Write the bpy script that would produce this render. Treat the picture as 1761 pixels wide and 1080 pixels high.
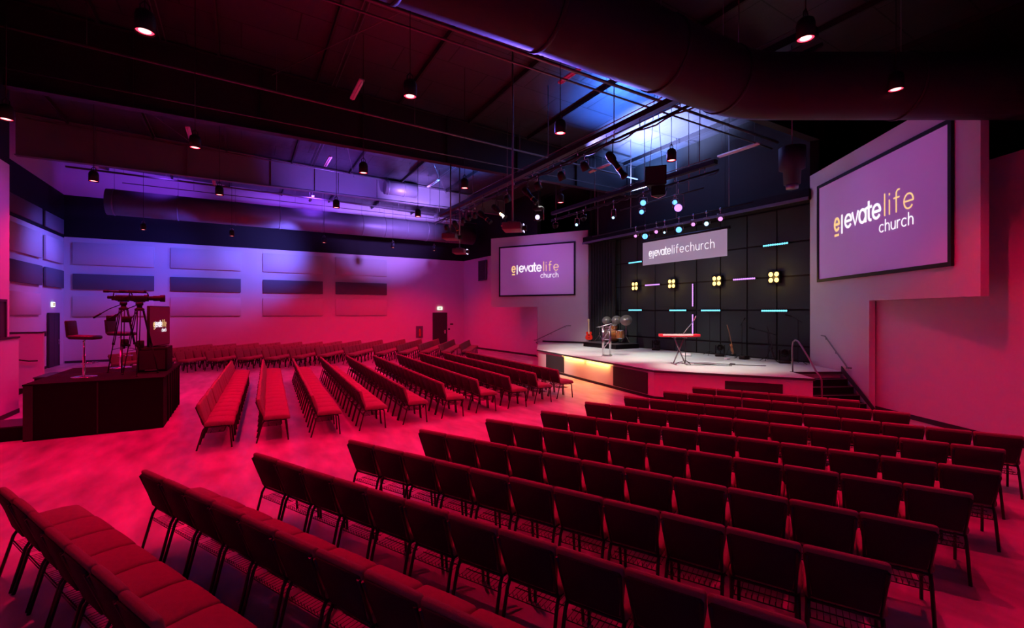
import bpy, bmesh, math, random
from mathutils import Vector, Matrix
random.seed(7)
PI = math.pi
SC = bpy.context.scene
COL = SC.collection
for o in list(bpy.data.objects):
    bpy.data.objects.remove(o)

# ---------------------------------------------------------------- camera, world, exposure
cam_d = bpy.data.cameras.new('camera')
cam_d.sensor_width = 36.0
cam_d.lens = 36.0 * 790 / 1761
cam_d.shift_y = -3.0 / 1761
cam_d.clip_end = 200
cam = bpy.data.objects.new('camera', cam_d)
COL.objects.link(cam)
cam.location = (0, 0, 2.5)
cam.rotation_euler = (PI / 2, 0, math.radians(-30.5))
SC.camera = cam

W = bpy.data.worlds.new('world')
SC.world = W
W.use_nodes = True
W.node_tree.nodes['Background'].inputs[0].default_value = (0.02, 0.012, 0.03, 1)
W.node_tree.nodes['Background'].inputs[1].default_value = 0.10

SC.view_settings.view_transform = 'Standard'
SC.view_settings.look = 'None'
SC.view_settings.exposure = 0.0
SC.view_settings.gamma = 1.0
SC.view_settings.use_curve_mapping = False

def spot(name, loc, target, power, color, angle=50, blend=0.5, radius=0.1, parent=None):
    l = bpy.data.lights.new(name, 'SPOT')
    l.energy = power; l.color = color
    l.spot_size = math.radians(angle); l.spot_blend = blend
    l.shadow_soft_size = radius
    o = bpy.data.objects.new(name, l); COL.objects.link(o)
    o.location = loc
    d = Vector(target) - Vector(loc)
    o.rotation_euler = d.to_track_quat('-Z', 'Y').to_euler()
    return o

def area(name, loc, target, power, color, sx, sy):
    l = bpy.data.lights.new(name, 'AREA')
    l.energy = power; l.color = color
    l.shape = 'RECTANGLE'; l.size = sx; l.size_y = sy
    o = bpy.data.objects.new(name, l); COL.objects.link(o)
    o.location = loc
    d = Vector(target) - Vector(loc)
    o.rotation_euler = d.to_track_quat('-Z', 'Y').to_euler()
    return o

RED = (1.0, 0.0, 0.062)
# violet and blue wash of the left and rear walls
spot('wash_light', (2.6, 26.7, 6.6), (0.8, 30.45, 6.1), 1900, (0.17, 0.14, 1.0), 92, 1.0, 0.3)
spot('wash_light', (-1.5, 26.4, 6.6), (-5.4, 30.45, 5.0), 1150, (0.09, 0.09, 1.0), 90, 1.0, 0.3)
spot('wash_light', (-4.3, 27.0, 6.6), (-7.5, 27.4, 4.6), 620, (0.17, 0.13, 1.0), 95, 1.0, 0.3)
spot('wash_light', (8.5, 26.3, 6.5), (11.4, 30.45, 5.2), 150, (0.5, 0.03, 0.9), 95, 1.0, 0.3)
spot('wash_light', (-2.3, 14.0, 7.2), (-4.95, 15.7, 2.6), 420, (0.62, 0.04, 0.8), 85, 1.0, 0.2)
# violet light on the upper wall, the girder web and the round duct to the left
spot('wash_light', (7.4, 20.6, 6.3), (8.4, 24.2, 9.1), 6500, (0.38, 0.20, 1.0), 62, 0.9, 0.15)
spot('wash_light', (4.6, 19.8, 6.2), (4.2, 24.2, 9.0), 2600, (0.26, 0.10, 1.0), 70, 0.9, 0.15)
spot('wash_light', (8.6, 21.8, 6.9), (8.4, 28.0, 7.9), 5500, (0.34, 0.17, 1.0), 56, 0.9, 0.2)
spot('wash_light', (-3.0, 26.3, 9.0), (-4.4, 30.4, 8.9), 600, (0.20, 0.04, 0.9), 90, 0.9, 0.2)
spot('wash_light', (3.5, 26.3, 8.9), (3.2, 30.4, 8.9), 800, (0.24, 0.05, 1.0), 95, 0.9, 0.2)
# blue-white beams that hit the foil ceiling above the stage and graze the big duct
spot('beam_light', (11.7, 12.3, 6.9), (11.3, 11.7, 9.5), 8000, (0.05, 0.20, 1.0), 92, 1.0, 0.1)
spot('beam_light', (13.5, 12.9, 6.7), (13.9, 12.5, 9.4), 27000, (0.34, 0.44, 1.0), 92, 1.0, 0.1)
spot('beam_light', (15.1, 14.2, 7.0), (15.2, 14.3, 9.3), 7000, (0.16, 0.34, 1.0), 90, 1.0, 0.1)
spot('beam_light', (9.6, 11.6, 6.9), (6.9, 5.0, 6.75), 5200, (0.24, 0.20, 1.0), 38, 1.0, 0.1)
spot('beam_light', (6.8, 11.6, 6.9), (3.2, 5.0, 6.75), 5200, (0.18, 0.11, 1.0), 40, 1.0, 0.1)
spot('wash_light', (9.3, 19.6, 7.3), (8.6, 20.0, 9.5), 1500, (0.07, 0.22, 1.0), 125, 0.9, 0.1)
spot('wash_light', (4.2, 20.0, 7.2), (4.0, 20.0, 9.6), 700, (0.30, 0.08, 1.0), 130, 0.9, 0.1)
# white stage light
for (x, y, tx, ty, pw, an) in ((8.3, 15.2, 12.2, 15.0, 3300, 40), (8.3, 12.4, 12.3, 12.4, 3300, 40), (9.0, 9.6, 12.3, 8.9, 3000, 38), (13.0, 16.6, 14.2, 16.9, 1100, 60), (13.0, 12.2, 13.8, 11.4, 700, 60)):
    spot('stage_light', (x, y, 6.3), (tx, ty, 0.85), pw, (1.0, 0.95, 0.84), an, 1.0, 0.12)
# violet wash of the two screens and their walls
spot('screen_wash', (8.4, 9.0, 5.6), (13.1, 4.8, 5.6), 200, (0.42, 0.16, 1.0), 46, 1.0, 0.2)
spot('screen_wash', (8.4, 18.6, 6.2), (14.4, 20.8, 5.6), 620, (0.50, 0.17, 1.0), 42, 1.0, 0.2)
spot('screen_wash', (13.0, 17.0, 6.3), (15.2, 19.6, 3.6), 55, (0.6, 0.3, 1.0), 70, 1.0, 0.2)

# ---------------------------------------------------------------- materials
def mat(name, col, rough=0.6, metal=0.0, noise=0.0, nscale=8.0, bump=0.0, bscale=60.0, emis=None, estr=0.0, spec=None, sheen=0.0, trans=0.0):
    m = bpy.data.materials.new(name); m.use_nodes = True
    nt = m.node_tree; b = nt.nodes['Principled BSDF']
    b.inputs['Base Color'].default_value = (*col, 1)
    b.inputs['Roughness'].default_value = rough
    b.inputs['Metallic'].default_value = metal
    if spec is not None: b.inputs['Specular IOR Level'].default_value = spec
    if sheen: b.inputs['Sheen Weight'].default_value = sheen
    if trans: b.inputs['Transmission Weight'].default_value = trans
    if emis:
        b.inputs['Emission Color'].default_value = (*emis, 1)
        b.inputs['Emission Strength'].default_value = estr
    tc = nt.nodes.new('ShaderNodeTexCoord')
    if noise:
        n = nt.nodes.new('ShaderNodeTexNoise'); n.inputs['Scale'].default_value = nscale; n.inputs['Detail'].default_value = 5
        r = nt.nodes.new('ShaderNodeMapRange')
        r.inputs['To Min'].default_value = 1 - noise; r.inputs['To Max'].default_value = 1 + noise
        mx = nt.nodes.new('ShaderNodeMix'); mx.data_type = 'RGBA'; mx.blend_type = 'MULTIPLY'; mx.inputs['Factor'].default_value = 1
        mx.inputs['A'].default_value = (*col, 1)
        nt.links.new(tc.outputs['Object'], n.inputs['Vector'])
        nt.links.new(n.outputs['Fac'], r.inputs['Value'])
        nt.links.new(r.outputs['Result'], mx.inputs['B'])
        nt.links.new(mx.outputs['Result'], b.inputs['Base Color'])
    if bump:
        n2 = nt.nodes.new('ShaderNodeTexNoise'); n2.inputs['Scale'].default_value = bscale; n2.inputs['Detail'].default_value = 3
        bp = nt.nodes.new('ShaderNodeBump'); bp.inputs['Strength'].default_value = bump; bp.inputs['Distance'].default_value = 0.01
        nt.links.new(tc.outputs['Object'], n2.inputs['Vector'])
        nt.links.new(n2.outputs['Fac'], bp.inputs['Height'])
        nt.links.new(bp.outputs['Normal'], b.inputs['Normal'])
    return m

def glow(name, col, s):
    return mat(name, (0.02, 0.02, 0.02), 0.4, emis=col, estr=s)

M = {}
M['wall'] = mat('painted_drywall', (0.62, 0.60, 0.62), 0.75, noise=0.04, nscale=1.2, bump=0.05, bscale=90)
M['wall_black'] = mat('black_paint', (0.009, 0.008, 0.010), 0.7, spec=0.2, noise=0.1, nscale=2)
M['panel_grey'] = mat('grey_acoustic_fabric', (0.13, 0.13, 0.16), 0.95, noise=0.08, nscale=40)
M['panel_white'] = mat('white_acoustic_panel', (0.60, 0.58, 0.60), 0.9, noise=0.04, nscale=30)
M['base'] = mat('rubber_base', (0.02, 0.02, 0.022), 0.6, noise=0.1)
M['black'] = mat('black_metal', (0.011, 0.011, 0.013), 0.55, metal=0.0, spec=0.3, noise=0.1, nscale=20)
M['frame'] = mat('chair_frame_metal', (0.035, 0.03, 0.03), 0.35, metal=0.6, noise=0.1, nscale=30)
M['fabric'] = mat('woven_seat_fabric', (0.26, 0.16, 0.14), 0.95, noise=0.16, nscale=22, bump=0.35, bscale=240, spec=0.12)
M['backcloth'] = mat('chair_back_cloth', (0.038, 0.022, 0.032), 0.9, noise=0.12, nscale=18, bump=0.2, bscale=200, spec=0.15)
M['duct'] = mat('galvanised_duct', (0.17, 0.165, 0.19), 0.5, metal=0.3, noise=0.10, nscale=2.5)
M['duct_dark'] = mat('dark_duct_skin', (0.032, 0.026, 0.036), 0.6, spec=0.25, noise=0.12, nscale=2.5)
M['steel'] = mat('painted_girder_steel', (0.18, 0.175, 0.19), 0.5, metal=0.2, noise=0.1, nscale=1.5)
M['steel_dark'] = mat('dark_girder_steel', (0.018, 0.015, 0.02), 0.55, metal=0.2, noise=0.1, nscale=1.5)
M['pipe'] = mat('pipe_steel', (0.20, 0.18, 0.20), 0.4, metal=0.6, noise=0.1, nscale=6)
M['chrome'] = mat('chrome', (0.75, 0.75, 0.78), 0.18, metal=1.0, noise=0.03)
M['stripwhite'] = mat('white_strip_housing', (0.75, 0.72, 0.75), 0.5, noise=0.03)
M['deck'] = mat('stage_floor_grey', (0.41, 0.48, 0.46), 0.55, noise=0.14, nscale=1.6, bump=0.05, bscale=70)
M['deck_edge'] = mat('stage_edge_dark', (0.03, 0.03, 0.035), 0.5, noise=0.1)
M['fascia'] = mat('stage_fascia_paint', (0.55, 0.50, 0.50), 0.7, noise=0.05, nscale=2)
M['vent'] = mat('black_vent_cloth', (0.012, 0.012, 0.014), 0.8, noise=0.1)
M['stagewall'] = mat('charcoal_stage_panel', (0.028, 0.042, 0.043), 0.75, noise=0.15, nscale=0.8)
M['gap'] = mat('black_joint', (0.006, 0.006, 0.007), 0.8, noise=0.05)
M['curtain'] = mat('black_curtain', (0.014, 0.014, 0.018), 0.9, noise=0.1)
M['carpet'] = mat('black_carpet', (0.009, 0.007, 0.009), 0.95, spec=0.15, noise=0.2, nscale=30, bump=0.3, bscale=300)
M['leather'] = mat('black_leather', (0.016, 0.013, 0.017), 0.4, noise=0.1, nscale=10)
M['copper'] = mat('copper_drum_shell', (0.62, 0.30, 0.10), 0.3, metal=0.6, noise=0.15, nscale=12)
M['skin'] = mat('drum_head', (0.10, 0.08, 0.07), 0.4, noise=0.1)
M['cymbal'] = mat('cymbal_bronze', (0.24, 0.225, 0.21), 0.35, metal=0.6, noise=0.1, nscale=14)
M['guitar_red'] = mat('red_guitar_lacquer', (0.75, 0.03, 0.015), 0.2, noise=0.08)
M['wood'] = mat('guitar_wood', (0.42, 0.22, 0.09), 0.35, noise=0.2, nscale=9)
M['wood_pale'] = mat('pale_neck_wood', (0.6, 0.42, 0.25), 0.4, noise=0.1)
M['kbd_red'] = mat('red_keyboard_case', (0.70, 0.03, 0.05), 0.3, noise=0.04)
M['kbd_keys'] = mat('ivory_keys', (0.80, 0.70, 0.68), 0.4, noise=0.03)
M['glass'] = mat('door_glass', (0.02, 0.02, 0.025), 0.08, noise=0.02)
M['door'] = mat('dark_door_paint', (0.025, 0.022, 0.03), 0.5, noise=0.08)
M['alu'] = mat('brushed_aluminium', (0.55, 0.55, 0.57), 0.3, metal=0.9, noise=0.05)
M['projector'] = mat('projector_case', (0.16, 0.12, 0.13), 0.5, noise=0.05)
M['screen'] = mat('projection_screen', (0.62, 0.56, 0.64), 0.8, noise=0.02, emis=(0.20, 0.05, 0.30), estr=0.36)
M['banner'] = mat('banner_screen', (0.55, 0.53, 0.58), 0.8, noise=0.02, emis=(0.30, 0.26, 0.36), estr=0.55)
M['tvface'] = mat('television_face', (0.05, 0.01, 0.02), 0.35, noise=0.02, emis=(0.10, 0.0, 0.015), estr=0.35)
M['txt_white'] = glow('lit_white_letters', (1.0, 0.92, 1.0), 1.1)
M['txt_gold'] = glow('lit_gold_letters', (1.0, 0.62, 0.26), 1.0)
M['txt_pink'] = glow('lit_peach_letters', (1.0, 0.50, 0.35), 0.9)
M['exit'] = glow('exit_sign_face', (0.85, 1.0, 0.8), 1.5)
M['exit_ink'] = mat('exit_ink', (0.5, 0.02, 0.02), 0.5, noise=0.02)
M['red_lens'] = glow('red_lens', (1.0, 0.02, 0.05), 6)
M['red_core'] = glow('red_lamp_core', (1.0, 0.32, 0.32), 4)
M['blue_lens'] = glow('blue_lens', (0.12, 0.38, 1.0), 2.6)
M['cold_lens'] = glow('cold_lens', (0.45, 0.75, 1.0), 2.2)
M['violet_lens'] = glow('violet_lens', (0.42, 0.20, 1.0), 2.4)
M['pink_lens'] = glow('pink_lens', (0.9, 0.30, 0.95), 1.5)
M['amber_lens'] = glow('amber_lens', (1.0, 0.62, 0.16), 3.4)
M['cyan_led'] = glow('cyan_led', (0.16, 0.72, 1.0), 1.7)
M['purple_led'] = glow('purple_led', (0.62, 0.26, 1.0), 1.6)
M['warm_tape'] = glow('warm_led_tape', (1.0, 0.66, 0.22), 2.5)
M['white_lens'] = glow('lilac_lens', (0.7, 0.6, 1.0), 1.6)
M['steelred'] = mat('red_extinguisher', (0.4, 0.02, 0.02), 0.3, noise=0.05)
M['grille'] = mat('grille_cloth', (0.02, 0.02, 0.022), 0.8, noise=0.2, nscale=80)

# polished, stained concrete
def floor_mat():
    m = bpy.data.materials.new('polished_concrete'); m.use_nodes = True
    nt = m.node_tree; b = nt.nodes['Principled BSDF']; L = nt.links
    tc = nt.nodes.new('ShaderNodeTexCoord')
    n1 = nt.nodes.new('ShaderNodeTexNoise'); n1.inputs['Scale'].default_value = 1.1; n1.inputs['Detail'].default_value = 8; n1.inputs['Distortion'].default_value = 0.8
    n2 = nt.nodes.new('ShaderNodeTexNoise'); n2.inputs['Scale'].default_value = 4; n2.inputs['Detail'].default_value = 8
    mp = nt.nodes.new('ShaderNodeMapping'); mp.inputs['Scale'].default_value = (1.0, 0.35, 1)
    mp.inputs['Rotation'].default_value = (0, 0, 0.5)
    cr = nt.nodes.new('ShaderNodeValToRGB')
    cr.color_ramp.elements[0].position = 0.32; cr.color_ramp.elements[0].color = (0.20, 0.17, 0.175, 1)
    cr.color_ramp.elements[1].position = 0.70; cr.color_ramp.elements[1].color = (0.66, 0.58, 0.60, 1)
    mx = nt.nodes.new('ShaderNodeMix'); mx.data_type = 'FLOAT'; mx.inputs['Factor'].default_value = 0.45
    L.new(tc.outputs['Object'], mp.inputs['Vector'])
    L.new(mp.outputs['Vector'], n1.inputs['Vector']); L.new(mp.outputs['Vector'], n2.inputs['Vector'])
    L.new(n1.outputs['Fac'], mx.inputs['A']); L.new(n2.outputs['Fac'], mx.inputs['B'])
    L.new(mx.outputs['Result'], cr.inputs['Fac']); L.new(cr.outputs['Color'], b.inputs['Base Color'])
    rr = nt.nodes.new('ShaderNodeMapRange'); rr.inputs['To Min'].default_value = 0.28; rr.inputs['To Max'].default_value = 0.5
    L.new(n2.outputs['Fac'], rr.inputs['Value']); L.new(rr.outputs['Result'], b.inputs['Roughness'])
    bp = nt.nodes.new('ShaderNodeBump'); bp.inputs['Strength'].default_value = 0.08; bp.inputs['Distance'].default_value = 0.02
    L.new(n2.outputs['Fac'], bp.inputs['Height']); L.new(bp.outputs['Normal'], b.inputs['Normal'])
    return m
M['floor'] = floor_mat()

# foil-faced roof insulation: soft sheen, seams every 1.2 m, slight quilting
def roof_mat():
    m = bpy.data.materials.new('foil_faced_insulation'); m.use_nodes = True
    nt = m.node_tree; b = nt.nodes['Principled BSDF']; L = nt.links
    tc = nt.nodes.new('ShaderNodeTexCoord')
    br = nt.nodes.new('ShaderNodeTexBrick'); br.offset = 0.5
    br.inputs['Scale'].default_value = 1.0; br.inputs['Brick Width'].default_value = 2.6; br.inputs['Row Height'].default_value = 1.25
    br.inputs['Mortar Size'].default_value = 0.018
    br.inputs['Color1'].default_value = (0.075, 0.07, 0.09, 1); br.inputs['Color2'].default_value = (0.06, 0.057, 0.072, 1); br.inputs['Mortar'].default_value = (0.02, 0.02, 0.025, 1)
    n = nt.nodes.new('ShaderNodeTexNoise'); n.inputs['Scale'].default_value = 2.2; n.inputs['Detail'].default_value = 5
    mp = nt.nodes.new('ShaderNodeMapping'); mp.inputs['Scale'].default_value = (1.0, 0.3, 1)
    L.new(tc.outputs['Object'], br.inputs['Vector']); L.new(br.outputs['Color'], b.inputs['Base Color'])
    L.new(tc.outputs['Object'], mp.inputs['Vector']); L.new(mp.outputs['Vector'], n.inputs['Vector'])
    bp = nt.nodes.new('ShaderNodeBump'); bp.inputs['Strength'].default_value = 0.5; bp.inputs['Distance'].default_value = 0.06
    L.new(n.outputs['Fac'], bp.inputs['Height']); L.new(bp.outputs['Normal'], b.inputs['Normal'])
    b.inputs['Roughness'].default_value = 0.38; b.inputs['Metallic'].default_value = 0.55
    return m
M['roof'] = roof_mat()

# ---------------------------------------------------------------- mesh builder
class B:
    def __init__(s):
        s.bm = bmesh.new(); s.mats = []; s.T = Matrix.Identity(4)
    def mi(s, m):
        if m is None: return 0
        if m not in s.mats: s.mats.append(m)
        return s.mats.index(m)
    def face(s, pts, m=None):
        vs = [s.bm.verts.new(s.T @ Vector(p)) for p in pts]
        f = s.bm.faces.new(vs); f.material_index = s.mi(m); return f
    def hexa(s, p, m=None):      # 8 points: bottom loop 0-3, top loop 4-7
        vs = [s.bm.verts.new(s.T @ Vector(q)) for q in p]
        i = s.mi(m)
        for a in ((3, 2, 1, 0), (4, 5, 6, 7), (0, 1, 5, 4), (1, 2, 6, 5), (2, 3, 7, 6), (3, 0, 4, 7)):
            f = s.bm.faces.new([vs[k] for k in a]); f.material_index = i
        return s
    def box(s, x0, x1, y0, y1, z0, z1, m=None):
        return s.hexa([(x0, y0, z0), (x1, y0, z0), (x1, y1, z0), (x0, y1, z0), (x0, y0, z1), (x1, y0, z1), (x1, y1, z1), (x0, y1, z1)], m)
    def cbox(s, c, d, m=None, rot=None):
        old = s.T
        s.T = old @ Matrix.Translation(c) @ (rot.to_4x4() if rot else Matrix.Identity(4))
        s.box(-d[0] / 2, d[0] / 2, -d[1] / 2, d[1] / 2, -d[2] / 2, d[2] / 2, m)
        s.T = old; return s
    def rbox(s, c, d, r, m=None, seg=3, rot=None, puff=0.0):
        """rounded box by bevelling"""
        t = bmesh.new()
        bmesh.ops.create_cube(t, size=1)
        bmesh.ops.scale(t, vec=d, verts=t.verts)
        bmesh.ops.bevel(t, geom=list(t.edges), offset=r, segments=seg, profile=0.5, affect='EDGES')
        if puff:
            for v in t.verts:
                if v.co.z > 0:
                    a = 1 - (2 * v.co.x / d[0]) ** 2; b = 1 - (2 * v.co.y / d[1]) ** 2
                    v.co.z += puff * max(0, a) * max(0, b)
        X = s.T @ Matrix.Translation(c) @ (rot.to_4x4() if rot else Matrix.Identity(4))
        i = s.mi(m); mp = {}
        for v in t.verts: mp[v] = s.bm.verts.new(X @ v.co)
        for f in t.faces:
            g = s.bm.faces.new([mp[v] for v in f.verts]); g.material_index = i; g.smooth = True
        t.free(); return s
    def cushion(s, c, d, r, m=None, puff=0.0, puff_y=0.0, n=4):
        """soft rounded box with a swollen top (puff) or swollen front and back (puff_y)"""
        h = [q / 2 for q in d]; Ls = []
        for q in h:
            rr = min(r, q * .98); a = q - rr
            Ls.append([-q, -q + .12 * rr, -q + .45 * rr] + [-a + 2 * a * k / n for k in range(n + 1)] + [q - .45 * rr, q - .12 * rr, q])
        i = s.mi(m); cache = {}
        def V(p):
            key = tuple(round(x, 5) for x in p)
            if key in cache: return cache[key]
            v = Vector(p); inn = Vector([max(-(h[k] - min(r, h[k] * .98)), min(h[k] - min(r, h[k] * .98), v[k])) for k in range(3)])
            e = v - inn
            if e.length > 1e-6:
                mx = max(abs(x) for x in e); v = inn + e.normalized() * mx
            a = max(0, 1 - (v.x / h[0]) ** 2); b_ = max(0, 1 - (v.y / h[1]) ** 2); c_ = max(0, 1 - (v.z / h[2]) ** 2)
            if v.z > 0: v.z += puff * math.sqrt(a * b_)
            v.y += puff_y * (1 if v.y > 0 else 0) * math.sqrt(a * c_)
            cache[key] = s.bm.verts.new(s.T @ (Vector(c) + v)); return cache[key]
        for ax in range(3):
            u, w = [k for k in range(3) if k != ax]
            for sg in (-1, 1):
                for p in range(len(Ls[u]) - 1):
                    for q in range(len(Ls[w]) - 1):
                        pts = []
                        for (aa, bb) in ((p, q), (p + 1, q), (p + 1, q + 1), (p, q + 1)):
                            P = [0, 0, 0]; P[ax] = sg * h[ax]; P[u] = Ls[u][aa]; P[w] = Ls[w][bb]; pts.append(V(P))
                        if len(set(pts)) < 3: continue
                        try: f = s.bm.faces.new(pts if len(set(pts)) == 4 else list(dict.fromkeys(pts)))
                        except ValueError: continue
                        f.material_index = i; f.smooth = True
        return s
    def prism(s, poly, z0, z1, m=None, mside=None):
        n = len(poly)
        lo = [s.bm.verts.new(s.T @ Vector((x, y, z0))) for x, y in poly]
        hi = [s.bm.verts.new(s.T @ Vector((x, y, z1))) for x, y in poly]
        i = s.mi(m); j = s.mi(mside) if mside else i
        f = s.bm.faces.new(lo[::-1]); f.material_index = j
        f = s.bm.faces.new(hi); f.material_index = i
        for k in range(n):
            f = s.bm.faces.new([lo[k], lo[(k + 1) % n], hi[(k + 1) % n], hi[k]]); f.material_index = j
        return s
    def tube(s, pts, r, m=None, n=8, caps=True, r1=None):
        pts = [Vector(p) for p in pts]; N = len(pts); i = s.mi(m); rings = []
        up = None
        for k, p in enumerate(pts):
            if k == 0: d = pts[1] - pts[0]
            elif k == N - 1: d = pts[-1] - pts[-2]
            else: d = (pts[k + 1] - p).normalized() + (p - pts[k - 1]).normalized()
            d.normalize()
            if up is None:
                up = Vector((0, 0, 1)) if abs(d.z) < 0.9 else Vector((1, 0, 0))
            a = d.cross(up)
            if a.length < 1e-4: a = d.cross(Vector((0, 1, 0)))
            a.normalize(); b = a.cross(d); up = b
            rr = r if r1 is None else r + (r1 - r) * k / (N - 1)
            rings.append([s.bm.verts.new(s.T @ (p + a * math.cos(t) * rr + b * math.sin(t) * rr)) for t in [2 * PI * q / n for q in range(n)]])
        for k in range(N - 1):
            for q in range(n):
                f = s.bm.faces.new([rings[k][q], rings[k][(q + 1) % n], rings[k + 1][(q + 1) % n], rings[k + 1][q]])
                f.material_index = i; f.smooth = True
        if caps:
            for rg in (rings[0], rings[-1][::-1]):
                f = s.bm.faces.new(rg); f.material_index = i
        return s
    def lathe(s, prof, m=None, n=20, axis=None, org=(0, 0, 0), smooth=True):
        """prof: list of (radius, height) turned round +Z, then pointed along axis"""
        X = s.T @ Matrix.Translation(org)
        if axis is not None:
            X = X @ Vector((0, 0, 1)).rotation_difference(Vector(axis).normalized()).to_matrix().to_4x4()
        i = s.mi(m); rings = []
        for r, h in prof:
            if r < 1e-5: rings.append([s.bm.verts.new(X @ Vector((0, 0, h)))])
            else: rings.append([s.bm.verts.new(X @ Vector((r * math.cos(2 * PI * q / n), r * math.sin(2 * PI * q / n), h))) for q in range(n)])
        for a, b in zip(rings, rings[1:]):
            for q in range(n):
                if len(a) == 1 and len(b) == 1: continue
                if len(a) == 1: vs = [a[0], b[(q + 1) % n], b[q]]
                elif len(b) == 1: vs = [a[q], a[(q + 1) % n], b[0]]
                else: vs = [a[q], a[(q + 1) % n], b[(q + 1) % n], b[q]]
                f = s.bm.faces.new(vs); f.material_index = i; f.smooth = smooth
        return s
    def data(s, name, m=None):
        bmesh.ops.recalc_face_normals(s.bm, faces=s.bm.faces)
        me = bpy.data.meshes.new(name); s.bm.to_mesh(me); s.bm.free()
        for q in (s.mats or [m]):
            me.materials.append(M[q] if isinstance(q, str) else q)
        return me
    def build(s, name, m=None, parent=None, loc=None, rot=None):
        o = bpy.data.objects.new(name, s.data(name, m)); COL.objects.link(o)
        if parent: o.parent = parent
        if loc is not None: o.location = loc
        if rot is not None: o.rotation_euler = rot
        return o

def tag(o, label, cat, group=None):
    o['label'] = label; o['category'] = cat
    if group: o['group'] = group
    return o
def thing(name, label, cat, loc=(0, 0, 0), rz=0.0, group=None):
    o = bpy.data.objects.new(name, None); COL.objects.link(o)
    o.empty_display_size = 0.2
    o.location = loc; o.rotation_euler = (0, 0, rz)
    return tag(o, label, cat, group)
def struct(o):
    o['kind'] = 'structure'; return o
def copy_tree(src, parent=None):
    c = src.copy(); COL.objects.link(c)
    if parent: c.parent = parent
    for ch in KIDS.get(src, []): copy_tree(ch, c)
    return c
KIDS = {}
def kids_of(root):
    for o in bpy.data.objects:
        if o.parent: KIDS.setdefault(o.parent, []).append(o) if o not in KIDS.get(o.parent, []) else None

# ---------------------------------------------------------------- room shell
def roofz(u, v): return 9.92 - 0.035 * u - 0.02 * (v - 16)

b = B(); b.box(-8.2, 18.5, -3.6, 31.4, -0.2, 0.0); struct(b.build('floor', 'floor'))
b = B()
U0, U1, V0, V1 = -8.0, 18.2, -3.5, 31.2
b.hexa([(U0, V0, roofz(U0, V0)), (U1, V0, roofz(U1, V0)), (U1, V1, roofz(U1, V1)), (U0, V1, roofz(U0, V1)),
        (U0, V0, roofz(U0, V0) + .2), (U1, V0, roofz(U1, V0) + .2), (U1, V1, roofz(U1, V1) + .2), (U0, V1, roofz(U0, V1) + .2)])
struct(b.build('ceiling', 'roof'))

# left side wall (v = 30.5): white to 6.2 m, black band, grey above
b = B()
b.box(-7.7, 14.2, 30.5, 30.75, 0.0, 6.2, 'wall'); b.box(-7.7, 14.2, 30.47, 30.75, 6.2, 8.25, 'wall_black'); b.box(-7.7, 14.2, 30.5, 30.75, 8.25, 10.3, 'wall')
struct(b.build('wall_left'))
# rear wall beyond the booth (u = -7.5)
b = B()
b.box(-7.75, -7.5, 15.9, 30.5, 0.0, 6.15, 'wall'); b.box(-7.75, -7.47, 15.9, 30.47, 6.15, 8.25, 'wall_black'); b.box(-7.75, -7.5, 15.9, 30.5, 8.25, 10.4, 'wall')
struct(b.build('wall_rear'))
b = B()
b.box(-7.5, -4.95, 15.9, 16.12, 0.0, 6.15, 'wall'); b.box(-7.5, -4.95, 15.9, 16.12, 6.15, 10.4, 'wall_black')
b.box(-5.2, -4.95, -3.0, 15.9, 0.0, 6.15, 'wall'); b.box(-5.2, -4.93, -3.0, 15.9, 6.15, 10.6, 'wall_black')
struct(b.build('wall_near_rear'))
b = B(); b.box(-5.5, 9.6, -3.25, -3.0, 0.0, 5.5, 'wall'); b.box(-5.5, 9.6, -3.25, -2.98, 5.5, 10.6, 'wall_black')
struct(b.build('wall_right_side'))

# straight wall pieces standing on a plan line
def wall_line(name, p, q, z0, z1, th, m, side=1):
    p = Vector((p[0], p[1])); q = Vector((q[0], q[1])); d = (q - p).normalized(); n = Vector((-d.y, d.x)) * th * side
    bb = B(); poly = [p, q, q + n, p + n]
    bb.prism([(a.x, a.y) for a in poly], z0, z1)
    return bb.build(name, m)
# right angled wall (runs from behind the screen wall towards the camera)
HR = (13.79, 5.47); FR = (15.62, 7.80); NR = (11.81, 2.93)
ENDR = (9.4, -3.1)
HRb = (14.12, 5.70)
b = B()
d = (Vector(ENDR) - Vector(HRb)).normalized(); n = Vector((d.y, -d.x)) * -0.2
poly = [HRb, ENDR, (ENDR[0] + n.x, ENDR[1] + n.y), (HRb[0] + n.x, HRb[1] + n.y)]
b.prism(poly, 0, 5.5, 'wall')
struct(b.build('wall_right'))
b = B(); b.box(9.6, 18.4, -3.25, -3.0, 0, 10.3); b.box(18.2, 18.4, -3.25, 31.0, 0, 10.3)
struct(b.build('wall_backstage', 'wall_black'))
# left lower wall behind the hanging screen panel
HL = (14.27, 21.45)
b = B(); poly = [HL, (13.9, 30.5), (14.15, 30.5), (14.52, 21.45)]
b.prism(poly, 0, 6.2, 'wall'); b.prism(poly, 6.2, 10.0, 'wall_black')
struct(b.build('wall_front_left'))
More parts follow.
